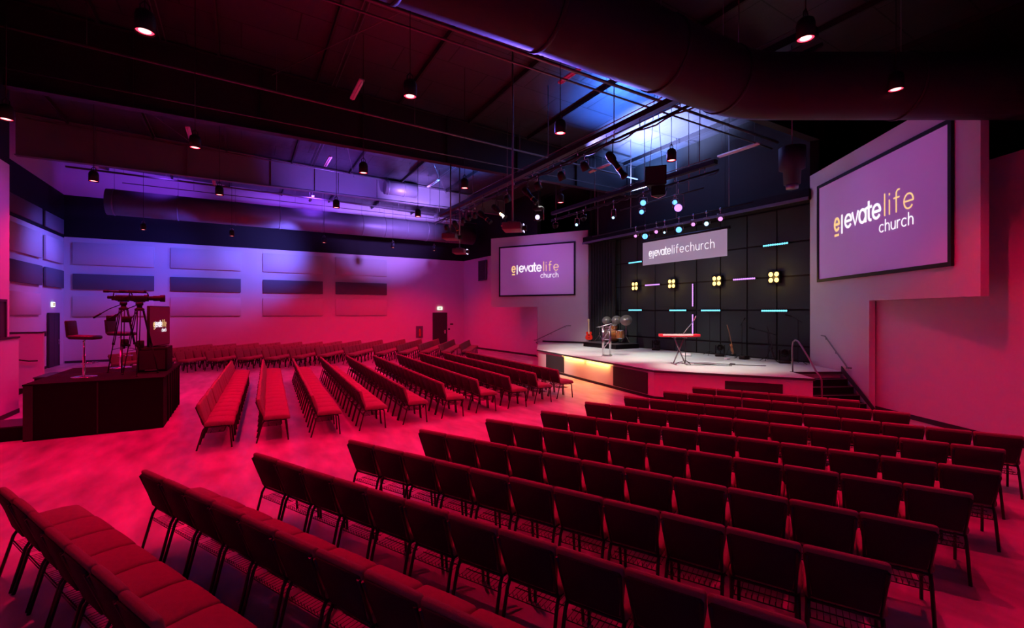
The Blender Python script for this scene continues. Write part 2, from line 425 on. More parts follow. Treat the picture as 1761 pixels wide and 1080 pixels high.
# stage back wall: charcoal panels with black joints on a 1.08 x 1.15 m grid
b = B(); b.box(16.0, 16.2, 7.9, 18.9, 0.0, 9.8, 'gap')
BAY = (16.64 - 7.96) / 8
zs = [0.85, 1.36, 2.58, 3.72, 4.86, 6.05]
for i in range(-0, 9):
    for k in range(5):
        y0 = 7.96 + i * BAY + 0.025; y1 = 7.96 + (i + 1) * BAY - 0.025
        b.box(15.965, 16.0, y0, y1, zs[k] + 0.03, zs[k + 1] - 0.03, 'stagewall')
struct(b.build('wall_stage_back'))
b = B(); b.box(15.45, 16.0, 7.75, 18.9, 6.08, 6.42); struct(b.build('trim_1', 'wall_black'))
b = B(); b.box(15.40, 15.46, 7.75, 18.9, 6.06, 6.16); struct(b.build('trim_2', 'pipe'))
# returns of the stage box
b = B(); b.prism([(15.62, 7.80), (16.1, 7.96), (16.1, 7.7), (15.75, 7.6)], 0, 9.8); struct(b.build('wall_stage_right', 'wall_black'))
b = B(); b.prism([(15.80, 18.62), (16.1, 18.5), (16.3, 18.9), (15.95, 18.95)], 0, 6.1, 'wall'); b.prism([(15.80, 18.64), (16.1, 18.52), (16.3, 18.9), (15.95, 18.95)], 6.1, 9.8, 'wall_black'); struct(b.build('wall_stage_left'))

# the two screen walls: a panel flush to the floor beside the stage and a wing that stands off the wall behind
def screen_wall(name, far, hinge, near, side, th):
    far = Vector(far); hinge = Vector(hinge); near = Vector(near)
    d = (near - far).normalized(); n = Vector((-d.y, d.x)) * side * th
    b = B()
    b.prism([tuple(far), tuple(hinge), tuple(hinge + n), tuple(far + n)], 0, 2.8)
    b.prism([tuple(far), tuple(near), tuple(near + n), tuple(far + n)], 2.8, 6.84)
    o = struct(b.build(name, 'wall'))
    return o
screen_wall('wall_screen_right', FR, HR, NR, 1, 0.14)
FL = (15.75, 18.85); NL = (12.70, 24.0); HLf = (14.25, 21.38)
screen_wall('wall_screen_left', FL, HLf, NL, -1, 0.18)

# baseboards
def baseboard(name, p, q, off, z0=0.0, h=0.11):
    p = Vector(p); q = Vector(q); d = (q - p).normalized(); n = Vector((-d.y, d.x)) * off
    bb = B(); bb.prism([tuple(p), tuple(q), tuple(q + n), tuple(p + n)], z0, z0 + h); return struct(bb.build(name, 'base'))
baseboard('baseboard_left', (-7.45, 30.48), (13.85, 30.48), -0.02)
baseboard('baseboard_rear', (-7.48, 16.2), (-7.48, 28.1), -0.02)
baseboard('baseboard_right', HRb, ENDR, -0.02)
baseboard('baseboard_front_left', HL, (13.88, 30.4), 0.02)
baseboard('baseboard_stage', (15.70, 18.9), (14.4, 21.1), 0.02, 0.85, 0.09)

# acoustic panels on the left wall (each a thing of its own) and on the rear wall
ord_ = ['first', 'second', 'third', 'fourth']
cols = [(-7.15, -3.97), (-3.27, -0.03), (1.08, 4.34), (5.09, 8.30)]
for i, (a, c) in enumerate(cols):
    for nm, z0, z1, m, row in (('white', 4.86, 5.95, 'panel_white', 'upper'), ('charcoal', 3.64, 4.40, 'panel_grey', 'middle'), ('white', 2.30, 3.32, 'panel_white', 'lower')):
        b = B(); b.rbox(((a + c) / 2, 30.455, (z0 + z1) / 2), (c - a, 0.085, z1 - z0), 0.008, seg=1)
        tag(b.build('acoustic_panel', m), '%s acoustic panel in the %s row of the left wall, %s from the rear corner' % (nm, row, ord_[i]), 'acoustic panel', 'acoustic panels on the long left wall')
for (a, c, t) in ((24.0, 27.32, 'wider'), (27.75, 30.1, 'narrower by the corner')):
    for nm, z0, z1, m, row in (('pale', 6.27, 6.96, 'panel_grey', 'topmost, on the black band'), ('white', 4.83, 5.9, 'panel_white', 'upper'), ('dark grey', 3.66, 4.5, 'panel_grey', 'middle')):
        b = B(); b.rbox((-7.425, (a + c) / 2, (z0 + z1) / 2), (0.085, c - a, z1 - z0), 0.008, seg=1)
        tag(b.build('acoustic_panel', m), '%s acoustic panel, rear wall, %s, the %s' % (nm, row, t), 'acoustic panel', 'acoustic panels on the rear wall')
b = B(); b.rbox((-7.455, 25.6, 2.85), (0.085, 3.4, 0.9), 0.008, seg=1)
tag(b.build('acoustic_panel', 'panel_white'), 'white acoustic panel on the rear wall, lowest of all, behind the low walls', 'acoustic panel', 'acoustic panels on the rear wall')

# doors and exit signs
def door_on(name, w, h, loc, rz, double=False, cat_glass=False):
    b = B(); b.box(-w / 2 - .06, -w / 2, -.05, .02, 0, h + .06); b.box(w / 2, w / 2 + .06, -.05, .02, 0, h + .06); b.box(-w / 2, w / 2, -.05, .02, h, h + .06)
    root = struct(b.build(name, 'door', loc=loc, rot=(0, 0, rz)))
    b = B()
    if double: b.box(-w / 2, -0.01, -.03, .0, .01, h); b.box(.01, w / 2, -.03, 0, .01, h)
    else: b.box(-w / 2, w / 2, -.03, .0, .01, h)
    b.build('door_leaf', 'door', root)
    if cat_glass:
        b = B(); b.box(-w / 2 + .12, w / 2 - .12, -.04, -.03, 1.1, h - .15); b.build('glass_pane', 'glass', root)
    b = B(); b.box(w / 2 - .16, w / 2 - .06, -.06, -.03, 1.0, 1.24); b.tube([(w / 2 - .11, -.06, 1.12), (w / 2 - .11, -.10, 1.12), (w / 2 - .26, -.10, 1.12)], .012, None, 6)
    b.build('door_handle', 'chrome', root)
    return root
door_on('door_1', 0.95, 2.42, (12.05, 30.47, 0), 0)
door_on('door_2', 1.25, 2.42, (-7.45, 28.9, 0), PI / 2, True)
door_on('door_3', 1.0, 2.75, (-4.90, 15.12, 0), PI / 2)
def arc(cx, cy, rx, ry, a0, a1, n=14):
    return [(cx + rx * math.cos(math.radians(a0 + (a1 - a0) * k / n)), cy + ry * math.sin(math.radians(a0 + (a1 - a0) * k / n))) for k in range(n + 1)]
# letters as centre lines: small x height = 1; (advance width, strokes)
GL = {
 'e': (.96, [[(.02, .5), (.96, .5)] + arc(.49, .5, .47, .5, 0, 318, 22)[0:]]),
 'v': (.86, [[(.0, 1.0), (.43, 0.0), (.86, 1.0)]]),
 'a': (.90, [arc(.45, .5, .43, .5, 30, 330, 20), [(.90, 1.0), (.90, 0.0)]]),
 't': (.62, [[(.26, 1.42), (.26, .30)] + arc(.50, .28, .24, .28, 180, 280, 8), [(.0, 1.0), (.60, 1.0)]]),
 'l': (.10, [[(.05, 1.55), (.05, 0.0)]]),
 'i': (.10, [[(.05, 1.0), (.05, 0.0)], [(.05, 1.36), (.05, 1.46)]]),
 'f': (.62, [arc(.52, 1.27, .26, .26, 70, 180, 8) + [(.26, 0.0)], [(.0, 1.0), (.58, 1.0)]]),
 'c': (.84, [arc(.48, .5, .46, .5, 48, 312, 18)]),
 'h': (.80, [[(.04, 1.55), (.04, 0.0)], [(.04, .5)] + arc(.42, .58, .38, .42, 165, 0, 12) + [(.80, 0.0)]]),
 'u': (.80, [[(.04, 1.0)] + arc(.42, .42, .38, .42, 180, 360, 12) + [(.80, 1.0)], [(.80, 1.0), (.80, 0.0)]]),
 'r': (.48, [[(.04, 1.0), (.04, 0.0)], [(.04, .5)] + arc(.40, .60, .36, .38, 170, 70, 8)]),
 'E': (.80, [[(.80, 1.4), (.04, 1.4), (.04, 0.0), (.80, 0.0)], [(.04, .72), (.68, .72)]]),
 'X': (.95, [[(.0, 1.4), (.95, 0.0)], [(.95, 1.4), (.0, 0.0)]]),
 'I': (.10, [[(.05, 1.4), (.05, 0.0)]]),
 'T': (.95, [[(.0, 1.4), (.95, 1.4)], [(.475, 1.4), (.475, 0.0)]]),
}
def stroke(b, pts, w, y, thick, m):
    """flat ribbon of width w along a centre line in the XZ plane"""
    i = b.mi(m); P = [Vector(p) for p in pts]; N = len(P)
    Lf, Rt = [], []
    for k in range(N):
        if k == 0: t = (P[1] - P[0]).normalized()
        elif k == N - 1: t = (P[-1] - P[-2]).normalized()
        else:
            t0 = (P[k] - P[k - 1]).normalized(); t1 = (P[k + 1] - P[k]).normalized(); t = (t0 + t1)
            t = t.normalized() if t.length > .3 else t1
        n = Vector((-t.y, t.x)); q = P[k] + (-t * w * .3 if k == 0 else t * w * .3 if k == N - 1 else t * 0)
        Lf.append(q + n * w / 2); Rt.append(q - n * w / 2)
    def V(p, yy): return b.bm.verts.new(b.T @ Vector((p.x, yy, p.y)))
    rings = [[V(Lf[k], y - thick), V(Rt[k], y - thick), V(Rt[k], y), V(Lf[k], y)] for k in range(N)]
    for k in range(N - 1):
        for q in range(4):
            f = b.bm.faces.new([rings[k][q], rings[k][(q + 1) % 4], rings[k + 1][(q + 1) % 4], rings[k + 1][q]]); f.material_index = i
    for rg in (rings[0], rings[-1][::-1]):
        f = b.bm.faces.new(rg); f.material_index = i
def put_text(b, txt, x0, x1, zbase, zx, m, w=.16, y=0.0, thick=.006, gap=.30):
    """letters between x0 and x1 on the local XZ plane (seen from -Y); zx = height of a small x, w = stroke width over zx"""
    tot = sum(GL[c][0] for c in txt) + gap * (len(txt) - 1); sx = (x1 - x0) / tot; x = 0
    for c in txt:
        for st in GL[c][1]:
            stroke(b, [(x0 + (x + px) * sx, zbase + pz * zx) for px, pz in st], w * zx, y, thick, m)
        x += GL[c][0] + gap
def exit_sign(loc, rz, label):
    t = thing('exit_sign', label, 'exit sign', loc, rz)
    b = B(); b.rbox((0, -.03, 0), (.36, .06, .22), .01, seg=1); b.build('sign_face', 'exit', t)
    b = B(); put_text(b, 'EXIT', -.13, .13, -.06, .085, 'exit_ink', .26, -.061, .004, .35); b.build('lettering', None, t)
exit_sign((12.05, 30.5, 2.78), 0, 'small lit exit sign above the dark door at the far end of the left wall')
exit_sign((-7.5, 28.95, 2.86), PI / 2, 'small lit exit sign above the double door in the rear corner')
b = B(); b.box(-.06, .06, -.03, 0, -.06, .06); tag(b.build('wall_switch', 'black', loc=(12.75, 30.5, 1.3)), 'small dark switch plate on the wall right of the far dark door', 'switch')
b = B(); b.box(-.11, .11, -.04, 0, -.05, .05); tag(b.build('door_sign_plate', 'black', loc=(12.95, 30.5, 1.65)), 'small dark sign plate on the wall beside the far dark door', 'sign')
b = B(); b.box(-.09, .09, -.06, 0, -.11, .11); tag(b.build('wall_control_box', 'black', loc=(-7.5, 27.9, 1.55), rot=(0, 0, PI / 2)), 'small dark control box on the rear wall left of the double door', 'control box')
t = thing('extinguisher_cabinet', 'recessed fire extinguisher cabinet on the left wall behind the chairs', 'fire extinguisher cabinet', (10.56, 30.5, 0.75))
b = B(); b.box(-.24, .24, -.06, 0, 0, .8); b.build('cabinet_frame', 'panel_grey', t)
b = B(); b.lathe([(0, .08), (.075, .08), (.08, .12), (.08, .5), (.05, .58), (.02, .62), (0, .62)], None, 12, org=(0, -.1, 0)); b.build('extinguisher', 'steelred', t)
t = thing('wall_vent_grille', 'square louvred vent grille high on the wall left of the left screen', 'vent grille', (14.0, 27.6, 5.3), PI / 2 + 0.02)
b = B(); b.box(-.5, .5, -0.01, .05, -.65, .65); b.box(-.55, .55, .05, .09, .62, .68); b.box(-.55, .55, .05, .09, -.68, -.62); b.box(-.55, -.48, .05, .09, -.62, .62); b.box(.48, .55, .05, .09, -.62, .62); b.build('grille_frame', 'panel_grey', t)
b = B()
for k in range(16): b.cbox((0, .06, -.58 + k * .077), (.96, .05, .012), None, Matrix.Rotation(.6, 3, 'X'))
b.build('louvres', 'steel_dark', t)

# ---------------------------------------------------------------- knee walls of the booth at the far left
def knee(name, x0, x1, y0, y1, z0, z1, label, extra=None):
    t = thing(name, label, 'low wall', ((x0 + x1) / 2, (y0 + y1) / 2, 0))
    cx, cy = (x0 + x1) / 2, (y0 + y1) / 2
    b = B(); b.box(x0 - cx, x1 - cx, y0 - cy, y1 - cy, z0, z1); b.build('wall_body', 'wall', t)
    b = B(); b.box(x0 - cx - .02, x1 - cx + .02, y0 - cy - .02, y1 - cy + .02, z1, z1 + .04); b.build('cap_board', 'base', t)
    b = B(); b.box(x0 - cx - .012, x1 - cx + .012, y0 - cy - .012, y1 - cy + .012, 0, .11); b.build('baseboard', 'base', t)
    return t
knee('low_wall', -4.94, -4.78, 10.0, 16.1, 0, 1.86, 'white low booth wall with dark cap at the left frame edge, nearest')
knee('low_wall', -7.3, -5.42, 20.05, 20.22, 0, 1.84, 'narrow white low wall end with dark cap near the double door')
knee('low_wall', -7.45, -7.3, 16.2, 20.05, 0, 1.84, 'low wall in the shadow between the two white low walls')
t = thing('booth_steps', 'small dark steps between the white low walls', 'steps', (-6.3, 19.3, 0))
b = B(); b.box(-.9, .5, -.9, .6, 0, .15); b.box(-.9, .2, -.9, .6, .15, .30); b.build('step_treads', 'carpet', t)
t = thing('booth_handrail', 'metal handrail with wall bracket between the white low walls', 'handrail', (-6.0, 19.95, 0))
b = B(); b.tube([(-1.2, 0, 1.32), (-.2, 0, 1.08), (.3, 0, .98), (.5, 0, .98)], .02, None, 8); b.build('rail', 'frame', t)
b = B(); b.tube([(.0, .1, 1.0), (.0, 0, 1.02)], .012, None, 6); b.build('bracket', 'frame', t)

# ---------------------------------------------------------------- stage
A_ = (11.25, 16.95); Bp = (10.10, 9.20); C_ = (12.28, 6.00); Q1 = (13.12, 7.00); Q2 = (14.42, 6.33)
deck_poly = [A_, Bp, C_, Q1, Q2, (15.60, 7.83), (15.96, 7.98), (15.96, 18.4), (15.70, 18.83), (14.15, 21.40), (13.70, 20.50)]
t = thing('stage', 'low stage with grey deck, red lit fascia and dark vents before the charcoal wall', 'stage', (13, 12, 0))
def sh(p): return (p[0] - 13, p[1] - 12)
def inset(poly, k, c=(13.6, 12.5)):
    out = []
    for p in poly:
        d = Vector(p) - Vector(c); L = d.length; d = d * ((L - k) / L) + Vector(c); out.append((d.x, d.y))
    return out
body = inset(deck_poly, 0.07)
b = B(); b.prism([sh(p) for p in body], 0.10, 0.79, 'fascia'); b.build('fascia', None, t)
b = B(); b.prism([sh(p) for p in inset(deck_poly, 0.16)], 0.0, 0.10); b.build('toe_kick', 'base', t)
b = B(); b.prism([sh(p) for p in deck_poly], 0.79, 0.85, 'deck', 'deck_edge'); b.build('deck', None, t)
def on_front(p, q, s0, s1, z0, z1, out, th):
    p = Vector(sh(p)); q = Vector(sh(q)); d = q - p; n = Vector((d.y, -d.x)).normalized()
    if n.x > 0: n = -n
    a = p + d * s0 + n * (out - th); c = p + d * s1 + n * (out - th); nn = n * th
    bb = B(); bb.prism([tuple(a), tuple(c), tuple(c + nn), tuple(a + nn)], z0, z1); return bb
A2, B2, C2 = body[0], body[1], body[2]
on_front(A2, B2, .11, .31, .12, .72, .03, .05).build('vent_panel', 'vent', t)
on_front(A2, B2, .745, .965, .12, .74, .03, .05).build('vent_panel', 'vent', t)
on_front(B2, C2, .48, .83, .16, .66, .03, .05).build('vent_panel', 'vent', t)
on_front(A2, B2, .30, .745, .775, .789, .055, .012).build('led_tape', 'warm_tape', t)['label'] = 'glowing warm strip under the deck edge'
_p = Vector(A2); _q = Vector(B2); _d = (_q - _p); _n = Vector((_d.y, -_d.x)).normalized(); _n = _n if _n.x < 0 else -_n
for _s in (.41, .62):
    _c = _p + _d * _s + _n * .055
    _l = bpy.data.lights.new('led_tape_light', 'AREA'); _l.shape = 'RECTANGLE'; _l.size = _d.length * .19; _l.size_y = .02; _l.energy = 16 if _s > .3 else 5; _l.color = (1.0, 0.50, 0.10)
    _o = bpy.data.objects.new('led_tape_light', _l); COL.objects.link(_o); _o.location = (_c.x, _c.y, .77)
    _o.rotation_euler = Matrix((( _d.normalized().x, -_n.x, 0), (_d.normalized().y, -_n.y, 0), (0, 0, 1))).to_euler()

# stairs at the right of the stage
dv = Vector((-.63, -.775))
t = thing('stage_stairs', 'dark stairs leading up to the stage beside the right screen wall', 'stairs', (Q1[0], Q1[1], 0))
q1 = Vector((0, 0)); q2 = Vector((Q2[0] - Q1[0] - .03, Q2[1] - Q1[1] + .02))
for k in range(1, 5):
    a = q1 + dv * .28 * (k - 1) + Vector((.02, 0)); c = q2 + dv * .28 * (k - 1); 
    b = B(); b.prism([tuple(a), tuple(c), tuple(c + dv * .28), tuple(a + dv * .28)], 0, .85 - .17 * k); b.build('step', 'carpet', t)
    b = B(); e0 = a + dv * .25; e1 = c + dv * .25; b.prism([tuple(e0), tuple(e1), tuple(e1 + dv * .035), tuple(e0 + dv * .035)], .85 - .17 * k, .85 - .17 * k + .008); b.build('nosing', 'alu', t)
b = B(); e = q2 + Vector((.0, .0)); b.hexa([tuple(e) + (.85,), tuple(e + dv * 1.5) + (0,), tuple(e + dv * 1.5 - Vector((.02, -.015))) + (0,), tuple(e - Vector((.02, -.015))) + (.85,),
        tuple(e) + (1.0,), tuple(e + dv * 1.5) + (.12,), tuple(e + dv * 1.5 - Vector((.02, -.015))) + (.12,), tuple(e - Vector((.02, -.015))) + (1.0,)]); b.build('stringer', 'base', t)
# free-standing bent rail
t = thing('stage_handrail', 'bent metal handrail standing at the top of the right stage stairs', 'handrail', (13.12, 7.02, 0.85))
def rel(p, o): return (p[0] - o[0], p[1] - o[1], p[2] - o[2])
O = (13.12, 7.02, .85)
pts = [(13.12, 7.02, .85), (13.14, 7.04, 1.55), (13.12, 7.01, 1.68), (13.02, 6.90, 1.74), (12.90, 6.76, 1.72), (12.75, 6.58, 1.58), (12.52, 6.26, 1.22), (12.38, 6.08, 1.02), (12.30, 5.95, .92), (12.28, 5.90, .82), (12.28, 5.89, 0.02)]
pts = [(p[0] + (.04 if i > 5 else 0), p[1] - .02, p[2]) for i, p in enumerate(pts)]
b = B(); b.tube([rel(p, O) for p in pts], .021, None, 10); b.build('rail', 'pipe', t)
b = B(); b.lathe([(0, 0), (.05, 0), (.05, .012), (0, .012)], None, 12); b.build('base_flange', 'pipe', t)
# wall rails
def wall_rail(name, label, far, near, t0, t1, z0, z1, side):
    far = Vector(far); near = Vector(near); d = near - far; n = Vector((-d.y, d.x)).normalized() * side * .07
    P0 = far + d * t0 + n; P1 = far + d * t1 + n; w = (P1 - P0).normalized()
    r = thing(name, label, 'handrail', (P0.x, P0.y, 0))
    def L(v, z): return (v.x - P0.x, v.y - P0.y, z)
    b = B(); b.tube([L(P0 - w * .25 - n * .6, z0), L(P0 - w * .2, z0), L(P0, z0 - .01), L(P1, z1), L(P1 + w * .12, z1 - .01), L(P1 + w * .14 - n * .6, z1 - .01)], .02, None, 8); b.build('rail', 'pipe', r)
    for s_ in (0.04, .5, .96):
        v = P0 + (P1 - P0) * s_; z = z0 + (z1 - z0) * s_
        b = B(); b.tube([L(v - n, z - .08), L(v, z - .07), L(v, z)], .011, None, 6); b.build('bracket', 'pipe', r)
wall_rail('wall_handrail', 'metal handrail on the wall beneath the right screen beside the stairs', FR, NR, .165, .345, 1.80, 1.0, -1)
wall_rail('wall_handrail', 'metal handrail on the wall beneath the left screen at the stage end', FL, NL, .20, .50, 1.78, .95, 1)

# ---------------------------------------------------------------- screens
def screen(label, far, near, s0, s1, z0, z1, flip, out):
    far = Vector(far); near = Vector(near); d = near - far
    p = far + d * s0; q = far + d * s1
    if flip: p, q = q, p          # p = left end as seen from the hall
    w = (q - p).length; ang = math.atan2((q - p).y, (q - p).x)
    n = Vector((math.sin(ang), -math.cos(ang)))
    t = thing('projection_screen', label, 'screen', (p.x + n.x * out, p.y + n.y * out, z0), ang, 'pair of wall screens')
    h = z1 - z0; f = .085
    b = B(); b.box(f - .01, w - f + .01, -.03, .0, f - .01, h - f + .01); b.build('screen_surface', 'screen', t)
    b = B()
    b.box(0, w, -.06, 0, 0, f); b.box(0, w, -.06, 0, h - f, h); b.box(0, f, -.06, 0, f, h - f); b.box(w - f, w, -.06, 0, f, h - f); b.build('screen_frame', 'black', t)
    logo(t, w, h, -.034)
    return t
def logo(t, w, h, y, white='txt_white', gold='txt_gold', peach='txt_gold', thick=.006):
    zb = h * .480; zx = h * .114
    b = B()
    put_text(b, 'e', w * .183, w * .228, zb, zx, gold, .21, y, thick)
    b.box(w * .184, w * .226, y - thick, y, zb - h * .058, zb - h * .036, gold)
    b.build('gold_lettering', None, t)
    b = B()
    b.box(w * .249, w * .261, y - thick, y, zb - h * .045, zb + h * .135, white)
    put_text(b, 'evate', w * .284, w * .574, zb, zx, white, .20, y, thick, .15)
    put_text(b, 'church', w * .568, w * .790, h * .352, zx * .54, white, .13, y, thick, .34)
    b.build('white_lettering', None, t)
    b = B(); put_text(b, 'life', w * .603, w * .792, zb, zx, peach, .10, y, thick, .45); b.build('gold_lettering', None, t)
screen('large black framed projection screen at the right, above the stairs', FR, NR, .088, .905, 3.42, 6.36, False, .005)
screen('black framed projection screen on the left screen wall, the farther one', FL, NL, .115, .905, 3.40, 6.30, True, .005)
# banner screen over the stage
t = thing('banner_screen', 'wide pale hanging banner screen over the stage centre', 'banner', (14.6, 13.9, 4.47), -PI / 2)
w, h = 3.9, .95
b = B(); b.box(0, w, -.01, .01, 0, h); b.build('banner_sheet', 'banner', t)
b = B(); b.tube([(-.08, .03, h + .04), (w + .08, .03, h + .04)], .06, None, 12); b.build('roller_case', 'black', t)
for x in (.1, w - .1):
    b = B(); b.tube([(x, .03, h + .08), (x, .03, 9.3 - 4.47)], .006, None, 5); b.build('hanging_wire', 'black', t)
b = B(); y = -.011
zb = .34; zx = .215
put_text(b, 'e', w * .090, w * .126, zb, zx, 'txt_white', .17, y)
b.box(w * .090, w * .125, y - .003, y + .003, zb - .085, zb - .06, 'txt_white')
b.box(w * .140, w * .150, y - .003, y + .003, zb - .10, zb + .22, 'txt_white')
put_text(b, 'evate', w * .164, w * .374, zb, zx, 'txt_white', .17, y, .006, .15)
put_text(b, 'lifechurch', w * .392, w * .872, zb, zx, 'txt_white', .10, y, .006, .38)
b.build('lettering', None, t)

# ---------------------------------------------------------------- LED bars and four-lamp blinders on the stage wall
def led_bar(label, v0, v1, z0, z1, m):
    vert = abs(z1 - z0) > abs(v1 - v0); L = abs(z1 - z0) if vert else abs(v1 - v0)
    t = thing('led_bar', label, 'led bar', (15.96, (v0 + v1) / 2, (z0 + z1) / 2), 0, 'led bars on the stage wall')
    b = B(); c = B()
    if vert: b.box(-.07, 0, -.035, .035, -L / 2, L / 2)
    else: b.box(-.07, 0, -L / 2, L / 2, -.035, .035)
    b.build('bar_housing', 'black', t)
    n = max(6, int(L / .075))
    for k in range(n):
        s_ = -L / 2 + (k + .5) * L / n
        p = (-.07, 0, s_) if vert else (-.07, s_, 0)
        c.lathe([(0, .016), (.028, .010), (.036, 0)], None, 8, (-1, 0, 0), p)
    c.build('led_lenses', m, t)
    if vert: c = B(); c.box(-.076, -.07, -.02, .02, -L / 2 + .02, L / 2 - .02)
    else: c = B(); c.box(-.076, -.07, -L / 2 + .02, L / 2 - .02, -.02, .02)
    c.build('led_strip', m, t)
led_bar('cyan led bar low on the stage wall behind the drums, leftmost', 16.04, 15.2, 2.6, 2.6, 'cyan_led')
led_bar('cyan led bar, second from left in the low row of the stage wall', 13.62, 12.74, 2.58, 2.58, 'cyan_led')
led_bar('cyan led bar in the low row, right of the vertical violet bar', 12.04, 11.17, 2.57, 2.57, 'cyan_led')
led_bar('cyan led bar in the low row, farthest right on the stage wall', 9.56, 8.65, 2.55, 2.55, 'cyan_led')
led_bar('cyan led bar high on the wall left of the banner', 16.04, 15.2, 4.84, 4.84, 'cyan_led')
led_bar('cyan led bar high on the wall right of the banner', 9.5, 8.62, 4.84, 4.84, 'cyan_led')
led_bar('violet horizontal led bar between the two left blinders', 15.01, 14.14, 3.73, 3.73, 'purple_led')
led_bar('violet horizontal led bar between the two right blinders', 10.65, 9.77, 3.72, 3.72, 'purple_led')
led_bar('upper of the two vertical violet led bars', 12.43, 12.43, 3.67, 2.73, 'purple_led')
led_bar('lower of the two vertical violet led bars, above the keyboard', 12.43, 12.43, 2.42, 1.5, 'purple_led')
for i, (v, z) in enumerate(((15.58, 3.72), (13.45, 3.72), (11.29, 3.71), (9.08, 3.71))):
    t = thing('blinder_light', 'amber blinder with four round lamps on the stage wall, %s from the left' % ord_[i], 'stage light', (15.95, v, z), 0, 'amber four-lamp blinders')
    b = B(); b.rbox((-.06, 0, 0), (.12, .42, .42), .02, seg=1); b.build('housing', 'black', t)
    for dy in (-.1, .1):
        for dz in (-.1, .1):
            c = B(); c.lathe([(0, .03), (.05, .022), (.078, 0)], None, 14, (-1, 0, 0), (-.12, dy, dz)); c.build('lamp', 'amber_lens', t)
    lt = bpy.data.lights.new('blinder_glow', 'POINT'); lt.energy = 9; lt.color = (1, .6, .15); lt.shadow_soft_size = .08
    lo = bpy.data.objects.new('blinder_glow', lt); COL.objects.link(lo); lo.parent = t; lo.location = (-.3, 0, 0)

# black curtain at the left end of the stage wall
b = B(); n = 60; prev = None; top = []; 
y0c, y1c = 16.75, 18.6
for k in range(n + 1):
    s_ = k / n; y = y0c + (y1c - y0c) * s_; x = 15.72 + .07 * math.sin(s_ * 2 * PI * 9)
    cur = (b.bm.verts.new((x, y, .87)), b.bm.verts.new((x, y, 6.05)), b.bm.verts.new((x + .02, y, .87)), b.bm.verts.new((x + .02, y, 6.05)))
    if prev:
        for q in ((0, 1), (2, 3)):
            f = b.bm.faces.new([prev[q[0]], cur[q[0]], cur[q[1]], prev[q[1]]]); f.smooth = True
    prev = cur
tag(b.build('stage_curtain', 'curtain'), 'tall pleated black curtain at the left end of the stage wall', 'curtain')

# ---------------------------------------------------------------- girders, ducts, pipes
def girder(label, v, zl, u0, u1, web, m, stiff):
    t = thing('roof_girder', label, 'girder', (u0, v, zl), 0, 'roof girders')
    b = B(); b.box(0, u1 - u0, -.13, .13, 0, .03); b.build('lower_flange', m, t)
    b = B()
    b.hexa([(0, -.012, .03), (u1 - u0, -.012, .03), (u1 - u0, .012, .03), (0, .012, .03), (0, -.012, roofz(u0, v) - zl - .02), (u1 - u0, -.012, roofz(u1, v) - zl - .02), (u1 - u0, .012, roofz(u1, v) - zl - .02), (0, .012, roofz(u0, v) - zl - .02)])
    b.build('web', m, t)
    for u in stiff:
        b = B(); b.box(u - u0 - .008, u - u0 + .008, -.12, -.012, .03, roofz(u, v) - zl - .05); b.build('stiffener', m, t)
    b = B(); b.hexa([(0, -.13, roofz(u0, v) - zl - .06), (u1 - u0, -.13, roofz(u1, v) - zl - .06), (u1 - u0, .13, roofz(u1, v) - zl - .06), (0, .13, roofz(u0, v) - zl - .06),
                     (0, -.13, roofz(u0, v) - zl - .03), (u1 - u0, -.13, roofz(u1, v) - zl - .03), (u1 - u0, .13, roofz(u1, v) - zl - .03), (0, .13, roofz(u0, v) - zl - .03)]); b.build('upper_flange', m, t)
    return t
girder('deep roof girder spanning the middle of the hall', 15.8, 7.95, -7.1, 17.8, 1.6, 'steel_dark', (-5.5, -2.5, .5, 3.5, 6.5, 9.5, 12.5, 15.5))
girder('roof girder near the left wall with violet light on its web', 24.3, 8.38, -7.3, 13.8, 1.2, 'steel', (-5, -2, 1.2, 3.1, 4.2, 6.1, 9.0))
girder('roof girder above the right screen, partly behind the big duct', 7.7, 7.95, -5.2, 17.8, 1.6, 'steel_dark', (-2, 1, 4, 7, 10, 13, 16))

def duct(name, label, pts, r, m, bands, n=28, group=None, strap=True):
    o0 = pts[0]
    t = thing(name, label, 'air duct', o0, 0, group)
    P = [Vector(rel(p, o0)) for p in pts]
    b = B(); b.tube(P, r, None, n); b.build('duct_skin', m, t)
    for (i, s_) in bands:
        c = P[i].lerp(P[i + 1], s_); d = (P[i + 1] - P[i]).normalized()
        b = B(); b.tube([c - d * .03, c + d * .03], r + .018, None, n); b.build('joint_band', m, t)
        if strap:
            rz = roofz(c.x + o0[0], c.y + o0[1]) - o0[2]
            b = B(); b.tube([(c.x, c.y, c.z + r), (c.x, c.y, rz)], .008, None, 5); b.build('hanger_rod', 'pipe', t)
    return t
elb = []
vc, zc, rd = 5.0, 6.53, .55
cx_, cy_ = 7.35, 4.80
